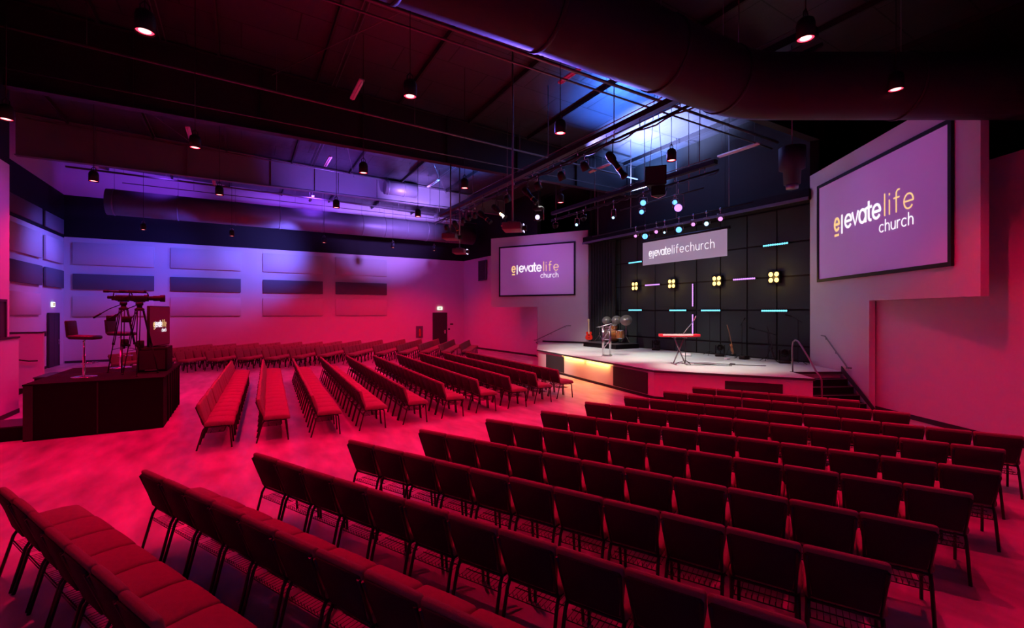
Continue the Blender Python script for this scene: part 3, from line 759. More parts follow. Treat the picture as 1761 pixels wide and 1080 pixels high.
# elbow from +u to the direction parallel with the right wall's approach
d2 = Vector((.8616, -.5075))
pts = [(-5.2, vc, zc), (-2.0, vc, zc), (1.5, vc, zc), (5.0, vc, zc), (7.15, vc, zc)]
for k in range(1, 6):
    a = k / 5 * math.radians(30.5); R_ = 2.0
    pts.append((7.15 + R_ * math.sin(a), vc - R_ * (1 - math.cos(a)), zc))
e_ = Vector(pts[-1][:2]) + d2 * 5.2
pts.append((pts[-1][0] + d2.x * 1.6, pts[-1][1] + d2.y * 1.6, zc)); pts.append((e_.x, e_.y, zc))
duct('air_duct', 'huge dark round air duct crossing overhead and bending right above the screen', pts, rd, 'duct_dark', [(1, .1), (2, .0), (2, .55), (3, .3), (4, .2), (10, .2)])
duct('air_duct', 'long round air duct hanging before the left wall under violet light', [(-5.4, 28.0, 7.65), (0, 28.0, 7.65), (6, 28.0, 7.65), (13.4, 28.0, 7.65)], .60, 'duct', [(0, .05), (0, .5), (0, .95), (1, .3), (1, .66), (2, .02), (2, .2), (2, .38), (2, .56), (2, .75)])
duct('air_duct', 'short teal lit round duct against the violet girder web', [(6.4, 23.9, 9.0), (8.1, 23.9, 9.0)], .36, 'duct', [(0, .1), (0, .6)], 20)
t = thing('duct_drop', 'dark round duct drop hanging left of the right screen top', 'duct drop', (13.0, 6.95, 6.0))
b = B(); b.lathe([(0, .0), (.2, 0), (.22, .38), (.32, .42), (.33, 1.0), (0, 1.0)], None, 20); b.build('drum', 'duct_dark', t)
b = B(); b.tube([(0, 0, 1.0), (0, 0, roofz(13, 6.9) - 6.0)], .015, None, 6); b.build('hanger_rod', 'pipe', t)
b = B(); b.lathe([(0, -.12), (.15, -.12), (.16, 0), (0, 0)], None, 16); b.build('outlet', 'pipe', t)

def run(name, label, p, q, r, m='pipe', hang=(), cat='pipe', group='ceiling pipes'):
    t = thing(name, label, cat, p, 0, group)
    P = Vector(p); Q = Vector(q); b = B(); b.tube([(0, 0, 0), Q - P], r, None, 8); b.build('pipe_run', m, t)
    for s_ in hang:
        c = (Q - P) * s_; rz = roofz(P.x + c.x, P.y + c.y) - P.z
        b = B(); b.tube([c, (c.x, c.y, rz)], .007, None, 5); b.build('hanger_rod', m, t)
    return t
run('sprinkler_pipe', 'sprinkler pipe running under the ceiling beside the deep middle girder', (-5.2, 14.6, 8.9), (15, 14.6, 8.35), .035, hang=(.1, .3, .5, .7, .9))
run('sprinkler_pipe', 'paired pipe below the big overhead duct, the upper one', (-3, 8.75, 8.4), (15.5, 8.75, 8.2), .04, hang=(.2, .4, .6, .8))
run('conduit_pipe', 'paired pipe below the big overhead duct, the thinner lower one', (-3, 8.95, 8.25), (15.5, 8.95, 8.05), .025, hang=(.2, .4, .6, .8))
run('sprinkler_pipe', 'violet lit pipe above the long left air duct', (-6.6, 27.1, 8.85), (13, 27.1, 8.6), .045, hang=(.1, .18, .3, .38, .5, .62, .75, .9))
run('conduit_pipe', 'thin pipe just above the long left air duct', (-4.6, 26.6, 8.3), (13, 26.6, 8.2), .02, hang=(.15, .4, .65, .85))
run('conduit_pipe', 'thin conduit along the top of the violet lit girder', (-7, 24.0, 9.75), (13, 24.0, 9.2), .03)
run('conduit_pipe', 'thin conduit along the foot of the deep middle girder', (-5.2, 15.5, 8.3), (15, 15.5, 8.1), .02)
for k, (u, va, vb, tx) in enumerate(((-1.9, 8, 15.6, 'nearest the rear'), (2.5, 5, 15.6, 'over the centre aisle'), (-3.2, 16, 24, 'left of the middle girder towards the rear'), (2.9, 16, 24, 'between the two left girders'), (8.7, 16, 24, 'left of the lighting pipe'))):
    for q in (0, .12):
        run('roof_conduit', 'thin roof conduit, %s of a pair, %s' % ('second' if q else 'first', tx), (u + q, va, roofz(u + q, va) - .09), (u + q, vb, roofz(u + q, vb) - .09), .016)
for k, (p, q, tx) in enumerate((((7.6, 20.0), (9.9, 24.1), 'right part of the left ceiling bay'), ((3.0, 17.0), (4.9, 24.1), 'middle of the left ceiling bay'), ((-4.2, 17.5), (-1.5, 24.1), 'rear part of the left ceiling bay'), ((4.2, 9.0), (.8, 15.6), 'dark ceiling bay before the middle girder'))):
    run('brace_rod', 'diagonal brace rod in the %s' % tx, (p[0], p[1], roofz(*p) - .25), (q[0], q[1], roofz(*q) - .25), .012, cat='brace rod', group='diagonal roof brace rods')
for k in range(9):
    u = -5.8 + k * 2.62
    t = thing('roof_purlin', 'thin dark steel purlin crossing under the foil ceiling, %s from the rear' % ('first second third fourth fifth sixth seventh eighth ninth'.split()[k]), 'purlin', (u, 0, 0), 0, 'roof purlins')
    b = B()
    for (va, vb) in ((-3, 7.5), (7.9, 15.6), (16.0, 24.1), (24.5, 30.4)):
        if u > 13.6 and vb > 30: continue
        z0 = roofz(u, va); z1 = roofz(u, vb)
        b.hexa([(-.03, va, z0 - .16), (.03, va, z0 - .16), (.03, vb, z1 - .16), (-.03, vb, z1 - .16), (-.03, va, z0 - .005), (.03, va, z0 - .005), (.03, vb, z1 - .005), (-.03, vb, z1 - .005)])
    b.build('purlin_section', 'steel_dark', t)

# unlit strip lights
for (u, v, z, L, tx) in ((2.85, 13.6, 8.85, 1.3, 'over the middle of the hall'), (-1.6, 19.9, 8.85, 1.3, 'left, towards the rear'), (-5.45, 26.0, 8.8, 1.3, 'farthest left above the round duct'),
                      (-1.15, 26.7, 8.8, 1.3, 'above the round duct, second from the rear corner'), (3.15, 20.7, 8.85, 1.4, 'between the two left girders'), (8.1, 21.4, 8.8, 1.4, 'left of the lighting pipe'),
                      (3.35, 27.7, 8.8, 1.3, 'above the violet part of the round duct'), (12.9, 14.7, 8.5, 1.3, 'above the stage front'), (14.6, 9.6, 8.0, 1.5, 'left of the right screen'), (7.45, 9.5, 8.7, 1.2, 'beside the big overhead duct')):
    t = thing('strip_light', 'unlit pale strip light fixture %s' % tx, 'strip light', (u, v, z), 0, 'unlit ceiling strip lights')
    b = B(); b.rbox((0, 0, .03), (.14, L, .07), .015, seg=1); b.build('housing', 'stripwhite', t)
    b = B(); b.tube([(0, -L / 2 + .05, -.02), (0, L / 2 - .05, -.02)], .018, None, 8); b.build('lamp_tube', 'stripwhite', t)
    for s_ in (-.4, .4):
        b = B(); b.tube([(0, s_ * L, .06), (0, s_ * L, roofz(u, v + s_ * L) - z)], .004, None, 4); b.build('hanging_wire', 'pipe', t)

# ---------------------------------------------------------------- red pendant house lights
rows = [('in the row nearest the camera', 3.35, (6.6, 9.4), 7.7), ('in the row before the deep girder', 7.7, (-1.1, 2.5, 5.7, 9.06), 0), ('in the row across the hall centre', 12.55, (-3.9, -.9, 2.8, 5.75, 9.3), 0),
        ('in the row over the left aisle', 17.2, (-3.6, -.6, 2.9, 5.9, 9.7), 0), ('in the low row before the left wall', 26.2, (-3.8, -.4, 3.8, 7.5, 10.0), 0)]
names = ['first', 'second', 'third', 'fourth', 'fifth']
PZ = 6.2
b = B(); b.lathe([(0, .30), (.05, .30), (.10, .26), (.115, .20), (.115, 0), (.105, 0), (.10, .035), (0, .035)], None, 20); hous = b.data('pendant_housing', 'black')
b = B(); b.lathe([(0, .018), (.070, .018), (.070, .026)], 'red_core', 20); b.lathe([(.070, .022), (.101, .022), (.101, .03), (0, .03)], 'red_lens', 20); lens = b.data('pendant_lens')
for rn, v, us, _ in rows:
    for i, u in enumerate(us):
        t = thing('pendant_light', 'red pendant can light %s, %s from left' % (rn, names[i]), 'pendant light', (u, v, PZ), 0, 'red pendant house lights')
        for nm, me in (('housing', hous), ('lens', lens)):
            o = bpy.data.objects.new(nm, me); COL.objects.link(o); o.parent = t
        b = B(); b.tube([(0, 0, .29), (0, 0, roofz(u, v) - PZ)], .008, None, 5); b.build('cord', 'black', t)
        b = B(); b.tube([(-.05, 0, .27), (-.05, 0, .36), (0, 0, .42), (.05, 0, .36), (.05, 0, .27)], .01, None, 5); b.build('hanging_yoke', 'chrome' if v > 20 else 'black', t)
        l = bpy.data.lights.new('pendant_lamp', 'SPOT'); l.energy = (1380 if u < 8 else 1050) if v < 20 else (900 if u < 2 else 1700); l.color = RED; l.spot_size = math.radians(124 if v < 20 else 140); l.spot_blend = .75; l.shadow_soft_size = .09
        lo = bpy.data.objects.new('pendant_lamp', l); COL.objects.link(lo); lo.parent = t; lo.location = (0, 0, .015)
#PART2
# ---------------------------------------------------------------- chairs
def shear(bm, f):
    for v in bm.verts: v.co = Vector(f(v.co))
def chair_parts():
    P = []
    b = B(); b.cushion((0, .335, .458), (.490, .475, .080), .036, None, puff=.030)
    shear(b.bm, lambda c: (c.x, c.y, c.z - (.02 * max(0, (c.y - .45) / .12) ** 2)))
    P.append(('seat', b.data('chair_seat', 'fabric'), None))
    def lean(c):
        s = (c.z - .44) / .40
        return (c.x * (.80 + .20 * min(1, max(0, s) * 1.35)), c.y + .105 * (1 - s) ** 1.3 if s <= 1 else c.y, c.z)
    b = B(); b.cushion((0, .012, .645), (.496, .058, .40), .027, None, puff_y=.018); shear(b.bm, lean)
    P.append(('backrest', b.data('chair_backrest', 'fabric'), None))
    b = B(); b.rbox((0, -.020, .628), (.462, .022, .355), .009, None, 1); shear(b.bm, lean)
    P.append(('back_shell', b.data('chair_back_shell', 'backcloth'), 'darker cloth covering the back of the chair'))
    b = B()
    for s in (-1, 1):
        b.tube([(s * .212, .125, .40), (s * .206, .098, .455), (s * .215, .045, .60), (s * .228, -.022, .79)], .0135, None, 7)
    b.tube([(-.21, .10, .452), (.21, .10, .452)], .010, None, 6)
    P.append(('back_frame', b.data('chair_back_frame', 'frame'), None))
    b = B(); b.tube([(-.215, .12, .405), (.215, .12, .405)], .011, None, 6); b.tube([(-.215, .50, .405), (.215, .50, .405)], .011, None, 6)
    for s in (-1, 1): b.tube([(s * .215, .12, .405), (s * .215, .50, .405)], .011, None, 6)
    P.append(('seat_frame', b.data('chair_seat_frame', 'frame'), None))
    for s in (-1, 1):
        b = B(); b.tube([(s * .213, .12, .415), (s * .215, .085, .36), (s * .222, -.012, .0)], .0145, None, 7); P.append(('leg', b.data('chair_rear_leg', 'frame'), None))
        b = B(); b.tube([(s * .213, .47, .41), (s * .216, .505, .375), (s * .222, .535, .0)], .0145, None, 7); P.append(('leg', b.data('chair_front_leg', 'frame'), None))
    b = B()
    for y in (.075, .20, .33): b.tube([(-.215, y, .30), (.215, y, .30)], .005, None, 4)
    for k in range(11):
        x = -.20 + k * .04; b.tube([(x, .075, .335), (x, .085, .30), (x, .40, .30), (x, .43, .33)], .003, None, 4, False)
    P.append(('book_rack', b.data('chair_book_rack', 'frame'), None))
    return P
CP = chair_parts()
def add_chair(x, y, rz, label, group):
    t = thing('stacking_chair', label, 'chair', (x, y, 0), rz, group)
    for nm, me, lb in CP:
        o = bpy.data.objects.new(nm, me); COL.objects.link(o); o.parent = t
        if lb: o['label'] = lb
    return t
def numth(k): return 'first second third fourth fifth sixth seventh eighth ninth tenth eleventh twelfth thirteenth fourteenth fifteenth sixteenth seventeenth eighteenth'.split()[k]
REST = []
def row(start, ang, n, side, group, desc, pitch=.5, keep=None):
    a = math.radians(ang); d = Vector((math.cos(a), math.sin(a))); F = Vector((-d.y, d.x)) * side
    rz = math.atan2(F.y, F.x) - PI / 2
    for i in range(n):
        p = Vector(start) + d * (pitch * (i + .5)) + F * random.uniform(-.006, .006)
        r = rz + random.uniform(-.006, .006)
        if keep is None or i < keep: add_chair(p.x, p.y, r, desc(i), group)
        else: REST.append((p.x, p.y, r))
RR = [('front row', (8.66, 6.79), 6), ('second row', (7.68, 6.75), 8), ('third row', (6.53, 6.72), 11), ('fourth row', (5.48, 6.66), 11), ('fifth row', (4.35, 6.44), 11), ('sixth row', (3.28, 6.38), 11),
      ('seventh row', (2.17, 6.29), 11), ('eighth row', (1.2, 6.24), 11), ('ninth row', (.12, 6.22), 11), ('tenth row', (-.90, 6.15), 9), ('last row', (-1.97, 6.22), 7)]
for nm, st, n in RR:
    row(st, -63.3, n, 1, 'chairs of the right seating block, ' + nm, lambda i, nm=nm: 'red lit padded chair, %s from the aisle in the %s of the right block' % (numth(i), nm))
MV = [9.98, 9.99, 9.90, 9.94, 9.99, 10.09, 10.2, 10.25, 10.46, 10.72]
for k in range(10):
    nm = numth(9 - k) + ' row from the stage' if k < 9 else 'row nearest the stage'
    u = -.69 + .948 * k; n = [17, 17, 17, 17, 17, 16, 16, 16, 15, 14][k]
    row((u, MV[k]), 87.4, n, -1, 'chairs of the middle seating block, ' + nm, lambda i, nm=nm: 'red lit padded chair, %s from the near end, %s, middle block' % (numth(i), nm))
LU = [9.77, 8.68, 7.74, 6.67, 5.55, 4.17, 2.93, 1.82, .76, -.25, -1.35, -2.39, -3.45, -4.5]
LV = [21.95, 22.1, 22.6, 22.75, 22.9, 22.95, 23.1, 22.9, 22.8, 23.3, 23.4, 23.46, 23.5, 23.5]
LN = [8, 10, 11, 11, 12, 12, 12, 12, 12, 12, 12, 12, 12, 12]
for k in range(14):
    nm = (numth(k) + ' row from the stage') if k else 'row nearest the stage'
    row((LU[k], LV[k]), 58, LN[k], -1, 'chairs of the far left seating block, ' + nm, lambda i, nm=nm: 'padded chair, %s from the near end, %s, far left block' % (numth(i), nm), keep=2)
b = B()
for nm, me, lb in CP:
    if nm == 'book_rack': continue
    j = b.mi(me.materials[0])
    for (x, y, r) in REST:
        X = Matrix.Translation((x, y, 0)) @ Matrix.Rotation(r, 4, 'Z')
        vs = [b.bm.verts.new(X @ v.co) for v in me.vertices]
        for p in me.polygons:
            f = b.bm.faces.new([vs[q] for q in p.vertices]); f.material_index = j; f.smooth = p.use_smooth
o = b.build('far_chair_rows', None); o['kind'] = 'stuff'
tag(o, 'remaining red lit chairs of the far left seating block along the left wall', 'chairs')

# ---------------------------------------------------------------- camera platform with its equipment
PX0, PX1, PY0, PY1, PH = -3.62, -1.46, 12.42, 15.5, 1.10
t = thing('camera_platform', 'black carpeted camera platform with vertical seams at the left', 'platform', ((PX0 + PX1) / 2, (PY0 + PY1) / 2, 0))
w2, d2_ = (PX1 - PX0) / 2, (PY1 - PY0) / 2
b = B(); b.box(-w2, w2, -d2_, d2_, 0, PH - .03); b.build('carpeted_body', 'carpet', t)
b = B(); b.box(-w2 - .02, w2 + .02, -d2_ - .02, d2_ + .02, PH - .03, PH); b.build('top_board', 'carpet', t)
b = B(); b.box(-.012, .012, -d2_ - .012, -d2_, 0, PH - .03); b.build('seam_strip', 'leather', t)
b = B(); b.box(-w2 - .01, -w2 + .13, -d2_ - .014, -d2_, 0, PH - .03); b.build('corner_strip', 'leather', t)
for y in (-.9, -.45, .0, .4, .8, 1.2):
    b = B(); b.tube([(w2 + .01, y, .02), (w2 + .01, y, PH - .04)], .02, None, 6); b.build('skirt_pleat', 'carpet', t)
b = B(); b.box(-w2, w2, .02, .035, PH, PH + .006); b.build('seam_strip', 'leather', t)
t = thing('platform_step', 'low black step box at the left foot of the camera platform', 'step', (-4.05, 12.95, 0))
b = B(); b.box(-.42, .40, -.35, .5, 0, .26); b.build('step_box', 'carpet', t)
b = B(); b.box(-.43, .41, -.36, .51, .26, .285); b.build('tread', 'leather', t)
t = thing('platform_step', 'higher black step block behind the camera platform', 'step', (-3.75, 16.05, 0))
b = B(); b.box(-.6, .6, -.5, .6, 0, .88); b.build('step_box', 'carpet', t)
b = B(); b.box(-.62, .62, -.52, .62, .88, .91); b.build('tread', 'leather', t)

def stool(loc, rz, label):
    t = thing('bar_stool', label, 'bar stool', loc, rz, 'bar stools on the camera platform')
    b = B(); b.lathe([(0, .045), (.03, .045), (.05, .03), (.14, .022), (.215, .012), (.22, 0), (0, 0)], None, 28); b.build('base', 'chrome', t)
    b = B(); b.lathe([(.027, .03), (.027, .46), (.018, .46), (.018, .80)], None, 14); b.build('column', 'chrome', t)
    b = B(); b.tube([(.03, 0, .30), (.18, .03, .30), (.20, .10, .30), (.18, .17, .30), (-.18, .17, .30), (-.20, .10, .30), (-.18, .03, .30), (-.03, 0, .30)], .010, None, 6); b.build('footrest', 'chrome', t)
    b = B(); b.rbox((0, .02, .85), (.42, .46, .085), .035, None, 3)
    shear(b.bm, lambda c: (c.x, c.y, c.z + .05 * max(0, (-c.y - .1) / .12) ** 2))
    b.build('seat', 'leather', t)
    b = B(); b.rbox((0, -.205, 1.04), (.40, .055, .36), .025, None, 3)
    shear(b.bm, lambda c: (c.x * (1 - .1 * max(0, c.z - 1.0)), c.y - .10 * (c.z - .86) + .1 * c.x * c.x * 2, c.z)); b.build('backrest', 'leather', t)
    b = B(); b.tube([(.02, .03, .80), (.12, .05, .78), (.17, .05, .77)], .007, None, 5); b.build('height_lever', 'black', t)
    return t
stool((-2.93, 13.25, PH), -1.75, 'black bar stool with chrome pedestal on the camera platform, the nearer one')
stool((-2.62, 14.98, PH), -1.9, 'black bar stool with chrome pedestal behind the camera tripods')

def video_camera(loc, rz, label, spread=.36, hh=1.42):
    t = thing('camera_tripod', label.replace('video camera', 'tripod carrying a video camera'), 'tripod', loc, rz)
    for k in range(3):
        a = k * 2 * PI / 3 + .5
        f = (spread * math.cos(a), spread * math.sin(a)); tp = (.07 * math.cos(a), .07 * math.sin(a))
        mid = [(tp[i] + (f[i] - tp[i]) * .55) for i in (0, 1)]
        b = B()
        px, py = -math.sin(a) * .025, math.cos(a) * .025
        b.tube([(tp[0] + px, tp[1] + py, hh), (mid[0] + px, mid[1] + py, hh * .45)], .011, None, 6)
        b.tube([(tp[0] - px, tp[1] - py, hh), (mid[0] - px, mid[1] - py, hh * .45)], .011, None, 6)
        b.cbox((mid[0], mid[1], hh * .45), (.05, .07, .05))
        b.tube([(mid[0], mid[1], hh * .47), (f[0], f[1], .02)], .012, None, 6)
        b.lathe([(0, 0), (.025, 0), (.02, .03), (0, .03)], None, 8, org=(f[0], f[1], 0))
        b.build('leg', 'black', t)
    b = B()
    for k in range(3):
        a = k * 2 * PI / 3 + .5; m_ = (.07 + (spread - .07) * .62)
        b.tube([(0, 0, hh * .40), (m_ * math.cos(a), m_ * math.sin(a), hh * .36)], .007, None, 5)
    b.lathe([(0, -.04), (.03, -.04), (.03, .04), (0, .04)], None, 10, org=(0, 0, hh * .40)); b.build('spreader', 'black', t)
    b = B(); b.lathe([(0, 0), (.085, 0), (.09, .05), (.05, .07), (.05, .12), (.07, .13), (.07, .19), (0, .19)], None, 16, org=(0, 0, hh - .03)); b.build('fluid_head', 'black', t)
    b = B(); b.tube([(-.05, .03, hh + .10), (-.25, .05, hh + .0), (-.52, .07, hh - .20)], .011, None, 6); b.tube([(-.40, .06, hh - .11), (-.53, .07, hh - .21)], .019, None, 8); b.build('pan_handle', 'black', t)
    b = B(); b.rbox((-.22, .0, hh - .22), (.17, .04, .13), .01, None, 1); b.tube([(-.14, 0, hh - .2), (-.05, 0, hh - .05)], .008, None, 5); b.build('monitor', 'black', t)
    b = B(); b.rbox((.03, -.09, hh * .47), (.12, .10, .17), .01, None, 1); b.build('battery_pack', 'black', t)
    c = thing('video_camera', label, 'video camera', (loc[0], loc[1], loc[2] + hh + .165), rz)
    b = B(); b.rbox((0, 0, .085), (.30, .11, .13), .02, None, 2); b.cbox((-.17, 0, .08), (.08, .09, .10)); b.cbox((.0, 0, .008), (.2, .07, .02)); b.build('body', 'black', c)
    b = B(); b.lathe([(0, 0), (.045, 0), (.05, .10), (.06, .11), (.06, .22), (.075, .23), (.08, .32), (.07, .32), (.06, .26), (0, .26)], None, 18, (1, 0, 0), (.14, 0, .09)); b.build('zoom_lens', 'black', c)
    b = B(); b.tube([(-.18, 0, .13), (-.17, 0, .21), (.14, 0, .21), (.16, 0, .14)], .013, None, 6); b.rbox((.10, .0, .235), (.05, .06, .05), .01, None, 1); b.build('top_handle', 'black', c)
    b = B(); b.tube([(-.34, .05, .235), (.10, .05, .225)], .019, None, 8); b.tube([(-.36, .05, .236), (-.26, .05, .234)], .028, None, 8); b.build('shotgun_microphone', 'black', c)
    b = B(); b.rbox((-.24, .03, .10), (.10, .07, .07), .012, None, 1); b.build('viewfinder', 'black', c)
video_camera((-2.36, 13.78, PH), .10, 'black video camera with microphone on a tripod, the left one', .34, 1.48)
video_camera((-1.97, 13.12, PH), .05, 'black video camera on a tripod beside the logo television, the right one', .36, 1.46)

t = thing('equipment_case', 'black boxy subwoofer case under the television on the platform', 'case', (-1.80, 14.06, PH), 0)
b = B(); b.rbox((0, 0, .28), (.56, .98, .56), .02, None, 2); b.build('case_body', 'carpet', t)
b = B(); b.box(-.24, .24, -.503, -.492, .06, .50); b.build('front_grille', 'grille', t)
b = B(); b.tube([(-.14, -.505, .045), (.10, -.505, .045)], .006, None, 5); b.build('badge_strip', 'alu', t)
for s in (-1, 1):
    b = B(); b.cbox((s * .24, .0, .565), (.05, .7, .012)); b.build('top_rail', 'leather', t)
tv0 = Vector((-1.86, 13.6)); tv1 = Vector((-1.58, 14.62))
ang = math.atan2((tv1 - tv0).y, (tv1 - tv0).x); w = (tv1 - tv0).length
t = thing('television', 'flat television showing the church logo on the equipment case', 'television', (tv0.x, tv0.y, PH + .58), ang)
h = .97
b = B(); b.rbox((w / 2, .03, h / 2), (w, .05, h), .01, None, 1); b.build('television_case', 'black', t)
b = B(); b.box(.02, w - .02, -.002, .004, .02, h - .02); b.build('television_panel', 'tvface', t)
logo(t, w, h, -.006, 'txt_white', 'txt_gold', 'txt_gold', .003)
b = B(); b.box(w * .3, w * .7, -.1, .16, -.015, 0.0); b.cbox((w / 2, .04, .0), (.1, .03, .06)); b.build('foot', 'black', t)

# ---------------------------------------------------------------- things on the stage
SZ = .85
# acrylic and metal lectern
t = thing('lectern', 'slim metal legged lectern with slanted top standing on the stage', 'lectern', (11.9, 13.15, SZ), -2.4)
b = B(); b.rbox((0, 0, 1.17), (.62, .42, .03), .01, None, 1, rot=Matrix.Rotation(.28, 3, 'X')); b.build('slanted_top', 'alu', t)
for x, y in ((-.24, -.13), (-.24, .13), (.24, -.13), (.24, .13)):
    b = B(); b.tube([(x, y, 0), (x, y, 1.15)], .016, None, 8); b.build('leg', 'chrome', t)
for s in (-1, 1):
    b = B()
    b.tube([(s * .24, -.13, .62), (s * .24, .13, 1.05)], .008, None, 5); b.tube([(s * .24, .13, .62), (s * .24, -.13, .25)], .008, None, 5); b.tube([(s * .24, -.13, .62), (s * .24, .13, .62)], .010, None, 5)
    b.build('side_brace', 'chrome', t)
b = B(); b.rbox((0, 0, .01), (.58, .36, .02), .008, None, 1); b.build('base_plate', 'alu', t)
# keyboard on an X stand
kz = 1.27
t = thing('keyboard_stand', 'silver grey folding X keyboard stand on the stage', 'keyboard stand', (11.95, 9.85, SZ), 2.55)
for s in (-1, 1):
    b = B(); b.tube([(-s * .17, s * .035, .04), (s * .17, s * .035, .84)], .02, None, 8); b.build('crossed_leg', 'pipe', t)
    b = B(); b.tube([(s * .17, -.28, .02), (s * .17, .28, .02)], .017, None, 8); b.build('foot_bar', 'pipe', t)
    b = B(); b.tube([(s * .17, -.20, .85), (s * .17, .20, .85)], .016, None, 8); b.build('support_arm', 'pipe', t)
b = B(); b.lathe([(0, -.05), (.04, -.05), (.04, .05), (0, .05)], None, 12, (0, 1, 0), (0, 0, .44)); b.build('pivot_knob', 'black', t)
ka = Vector((.8616, -.5075)); 
t = thing('stage_keyboard', 'long red stage keyboard resting on the X stand', 'keyboard', (11.95, 9.85, SZ + .868), -.56)
b = B(); b.rbox((0, 0, .05), (1.22, .32, .09), .015, None, 2); b.build('case', 'kbd_red', t)
b = B(); b.box(-.56, .38, -.164, -.02, .045, .098); b.build('white_keys', 'kbd_keys', t)
b = B()
for k in range(36):
    if k % 7 in (2, 6): continue
    x = -.56 + (k + 1) * .94 / 37; b.box(x - .006, x + .006, -.11, -.02, .098, .108)
b.build('black_keys', 'black', t)
b = B(); b.box(-.5, .5, .03, .13, .095, .099); b.build('control_panel', 'black', t)
t = thing('boom_microphone_stand', 'microphone on a boom arm rising over the red keyboard', 'microphone stand', (12.18, 9.80, SZ), .2)
b = B(); 
for k in range(3):
    a = k * 2.094; b.tube([(0, 0, .12), (.3 * math.cos(a), .3 * math.sin(a), .012)], .009, None, 6)
b.build('tripod_base', 'black', t)
b = B(); b.tube([(0, 0, .05), (0, 0, 1.0)], .011, None, 8); b.build('pole', 'black', t)
b = B(); b.tube([(-.12, .10, .86), (.20, -.16, 1.36)], .012, None, 6); b.build('boom_arm', 'alu', t)
b = B(); b.lathe([(0, 0), (.014, 0), (.018, .12), (.027, .13), (.03, .17), (.02, .20), (0, .21)], None, 12, (.3, -.25, .7), (.20, -.16, 1.36)); b.build('microphone', 'chrome', t)

# drum riser and kit
t = thing('drum_riser', 'low black drum riser at the left back of the stage', 'riser', (15.05, 16.3, SZ))
b = B(); b.box(-.75, .66, -1.1, 1.15, 0, .20); b.build('riser_body', 'carpet', t)
b = B(); b.box(-.77, .67, -1.12, 1.17, .20, .22); b.build('riser_top', 'deck_edge', t)
DZ = SZ + .22
FD = Vector((-.97, .16)).normalized()
def drum(name, label, loc, r, h, axis, shell='copper', group='drum kit'):
    t = thing(name, label, 'drum', loc, 0, group)
    ax = Vector(axis).normalized()
    b = B(); b.lathe([(r, 0), (r, h)], None, 26, ax, (0, 0, 0)); b.build('shell', shell, t)
    b = B(); b.lathe([(0, 0), (r * .97, -.004), (r * .97, .0)], None, 26, ax); b.lathe([(0, h + .004), (r * .97, h + .004), (r * .97, h)], None, 26, ax); b.build('drum_head', 'skin', t)
    b = B()
    for hh_ in (0, h): b.lathe([(r + .003, hh_ - .012), (r + .014, hh_ - .012), (r + .014, hh_ + .012), (r + .003, hh_ + .012)], None, 26, ax)
    b.build('hoop', 'chrome', t)
    X = Vector((0, 0, 1)).rotation_difference(ax).to_matrix()
    b = B()
    for k in range(8):
        a = k * PI / 4; q0 = X @ Vector(((r + .012) * math.cos(a), (r + .012) * math.sin(a), .0)); q1_ = X @ Vector(((r + .012) * math.cos(a), (r + .012) * math.sin(a), h)); b.tube([q0, q1_], .005, None, 5)
    b.build('tension_rods', 'chrome', t)
    return t
kc = Vector((14.95, 16.35))
bd = drum('bass_drum', 'copper bass drum facing the hall on the riser', (kc.x - .12, kc.y, DZ + .315), .31, .42, (-FD.x, -FD.y, 0))
b = B()
for s in (-1, 1):
    n_ = Vector((-FD.y, FD.x)) * s
    b.tube([(n_.x * .26, n_.y * .26, -.05), (n_.x * .40 + FD.x * .05, n_.y * .40 + FD.y * .05, -.31)], .01, None, 5)
b.build('spurs', 'chrome', bd)
drum('rack_tom', 'copper rack tom mounted over the bass drum', (kc.x + .25, kc.y - .08, DZ + .66), .15, .2, (-.3, -.25, 1))
drum('floor_tom', 'copper floor tom right of the bass drum', (kc.x + .22, kc.y - .50, DZ + .22), .2, .36, (0, 0, 1))
drum('snare_drum', 'dark snare drum left of the bass drum', (kc.x + .35, kc.y + .42, DZ + .58), .17, .14, (0, 0, 1), 'skin')
def legs3(b, r, z, off=0):
    for k in range(3):
        a = k * 2.094 + off; b.tube([(0, 0, z), (r * math.cos(a), r * math.sin(a), .012)], .009, None, 6)
def cymbal(loc, h, r, tilt, label):
    t = thing('cymbal', label, 'cymbal', loc, 0, 'cymbals of the drum kit')
    ax = Vector(tilt).normalized()
    b = B(); b.lathe([(.012, .03), (.05, .025), (.08, .005), (r, -.02), (r, -.023), (.08, .0), (.05, .02)], None, 30, ax, (0, 0, h)); b.build('cymbal_plate', 'cymbal', t)
    b = B(); b.tube([(0, 0, .1), (0, 0, h - .02)], .010, None, 6); legs3(b, .26, .34, .4); b.build('stand', 'chrome', t)
cymbal((15.32, 15.62, DZ), 1.07, .28, (-.72, -.6, .5), 'largest cymbal tilted to the hall on the right of the drum kit')
cymbal((15.42, 16.36, DZ), 1.07, .235, (-.72, -.6, .5), 'middle cymbal tilted to the hall above the drums')
cymbal((15.40, 17.02, DZ), 1.04, .22, (-.7, -.6, .45), 'left cymbal tilted to the hall above the drums')
cymbal((15.05, 17.12, DZ), .72, .18, (0, 0, 1), 'flat hi-hat cymbal at the left of the drum kit')
t = thing('drum_stool', 'round black drum stool behind the drum kit', 'stool', (15.50, 16.72, DZ))
b = B(); b.lathe([(0, .52), (.15, .52), (.17, .49), (.16, .44), (0, .44)], None, 20); b.build('seat', 'leather', t)
b = B(); b.tube([(0, 0, .1), (0, 0, .45)], .014, None, 8); legs3(b, .22, .25); b.build('stand', 'chrome', t)
b = B()
for k, (x, y, s) in enumerate(((-.1, 0, .3), (.15, .08, .22))): b.rbox((x, y, .035), (.3 if k == 0 else .2, .2, .07), .012, None, 1)
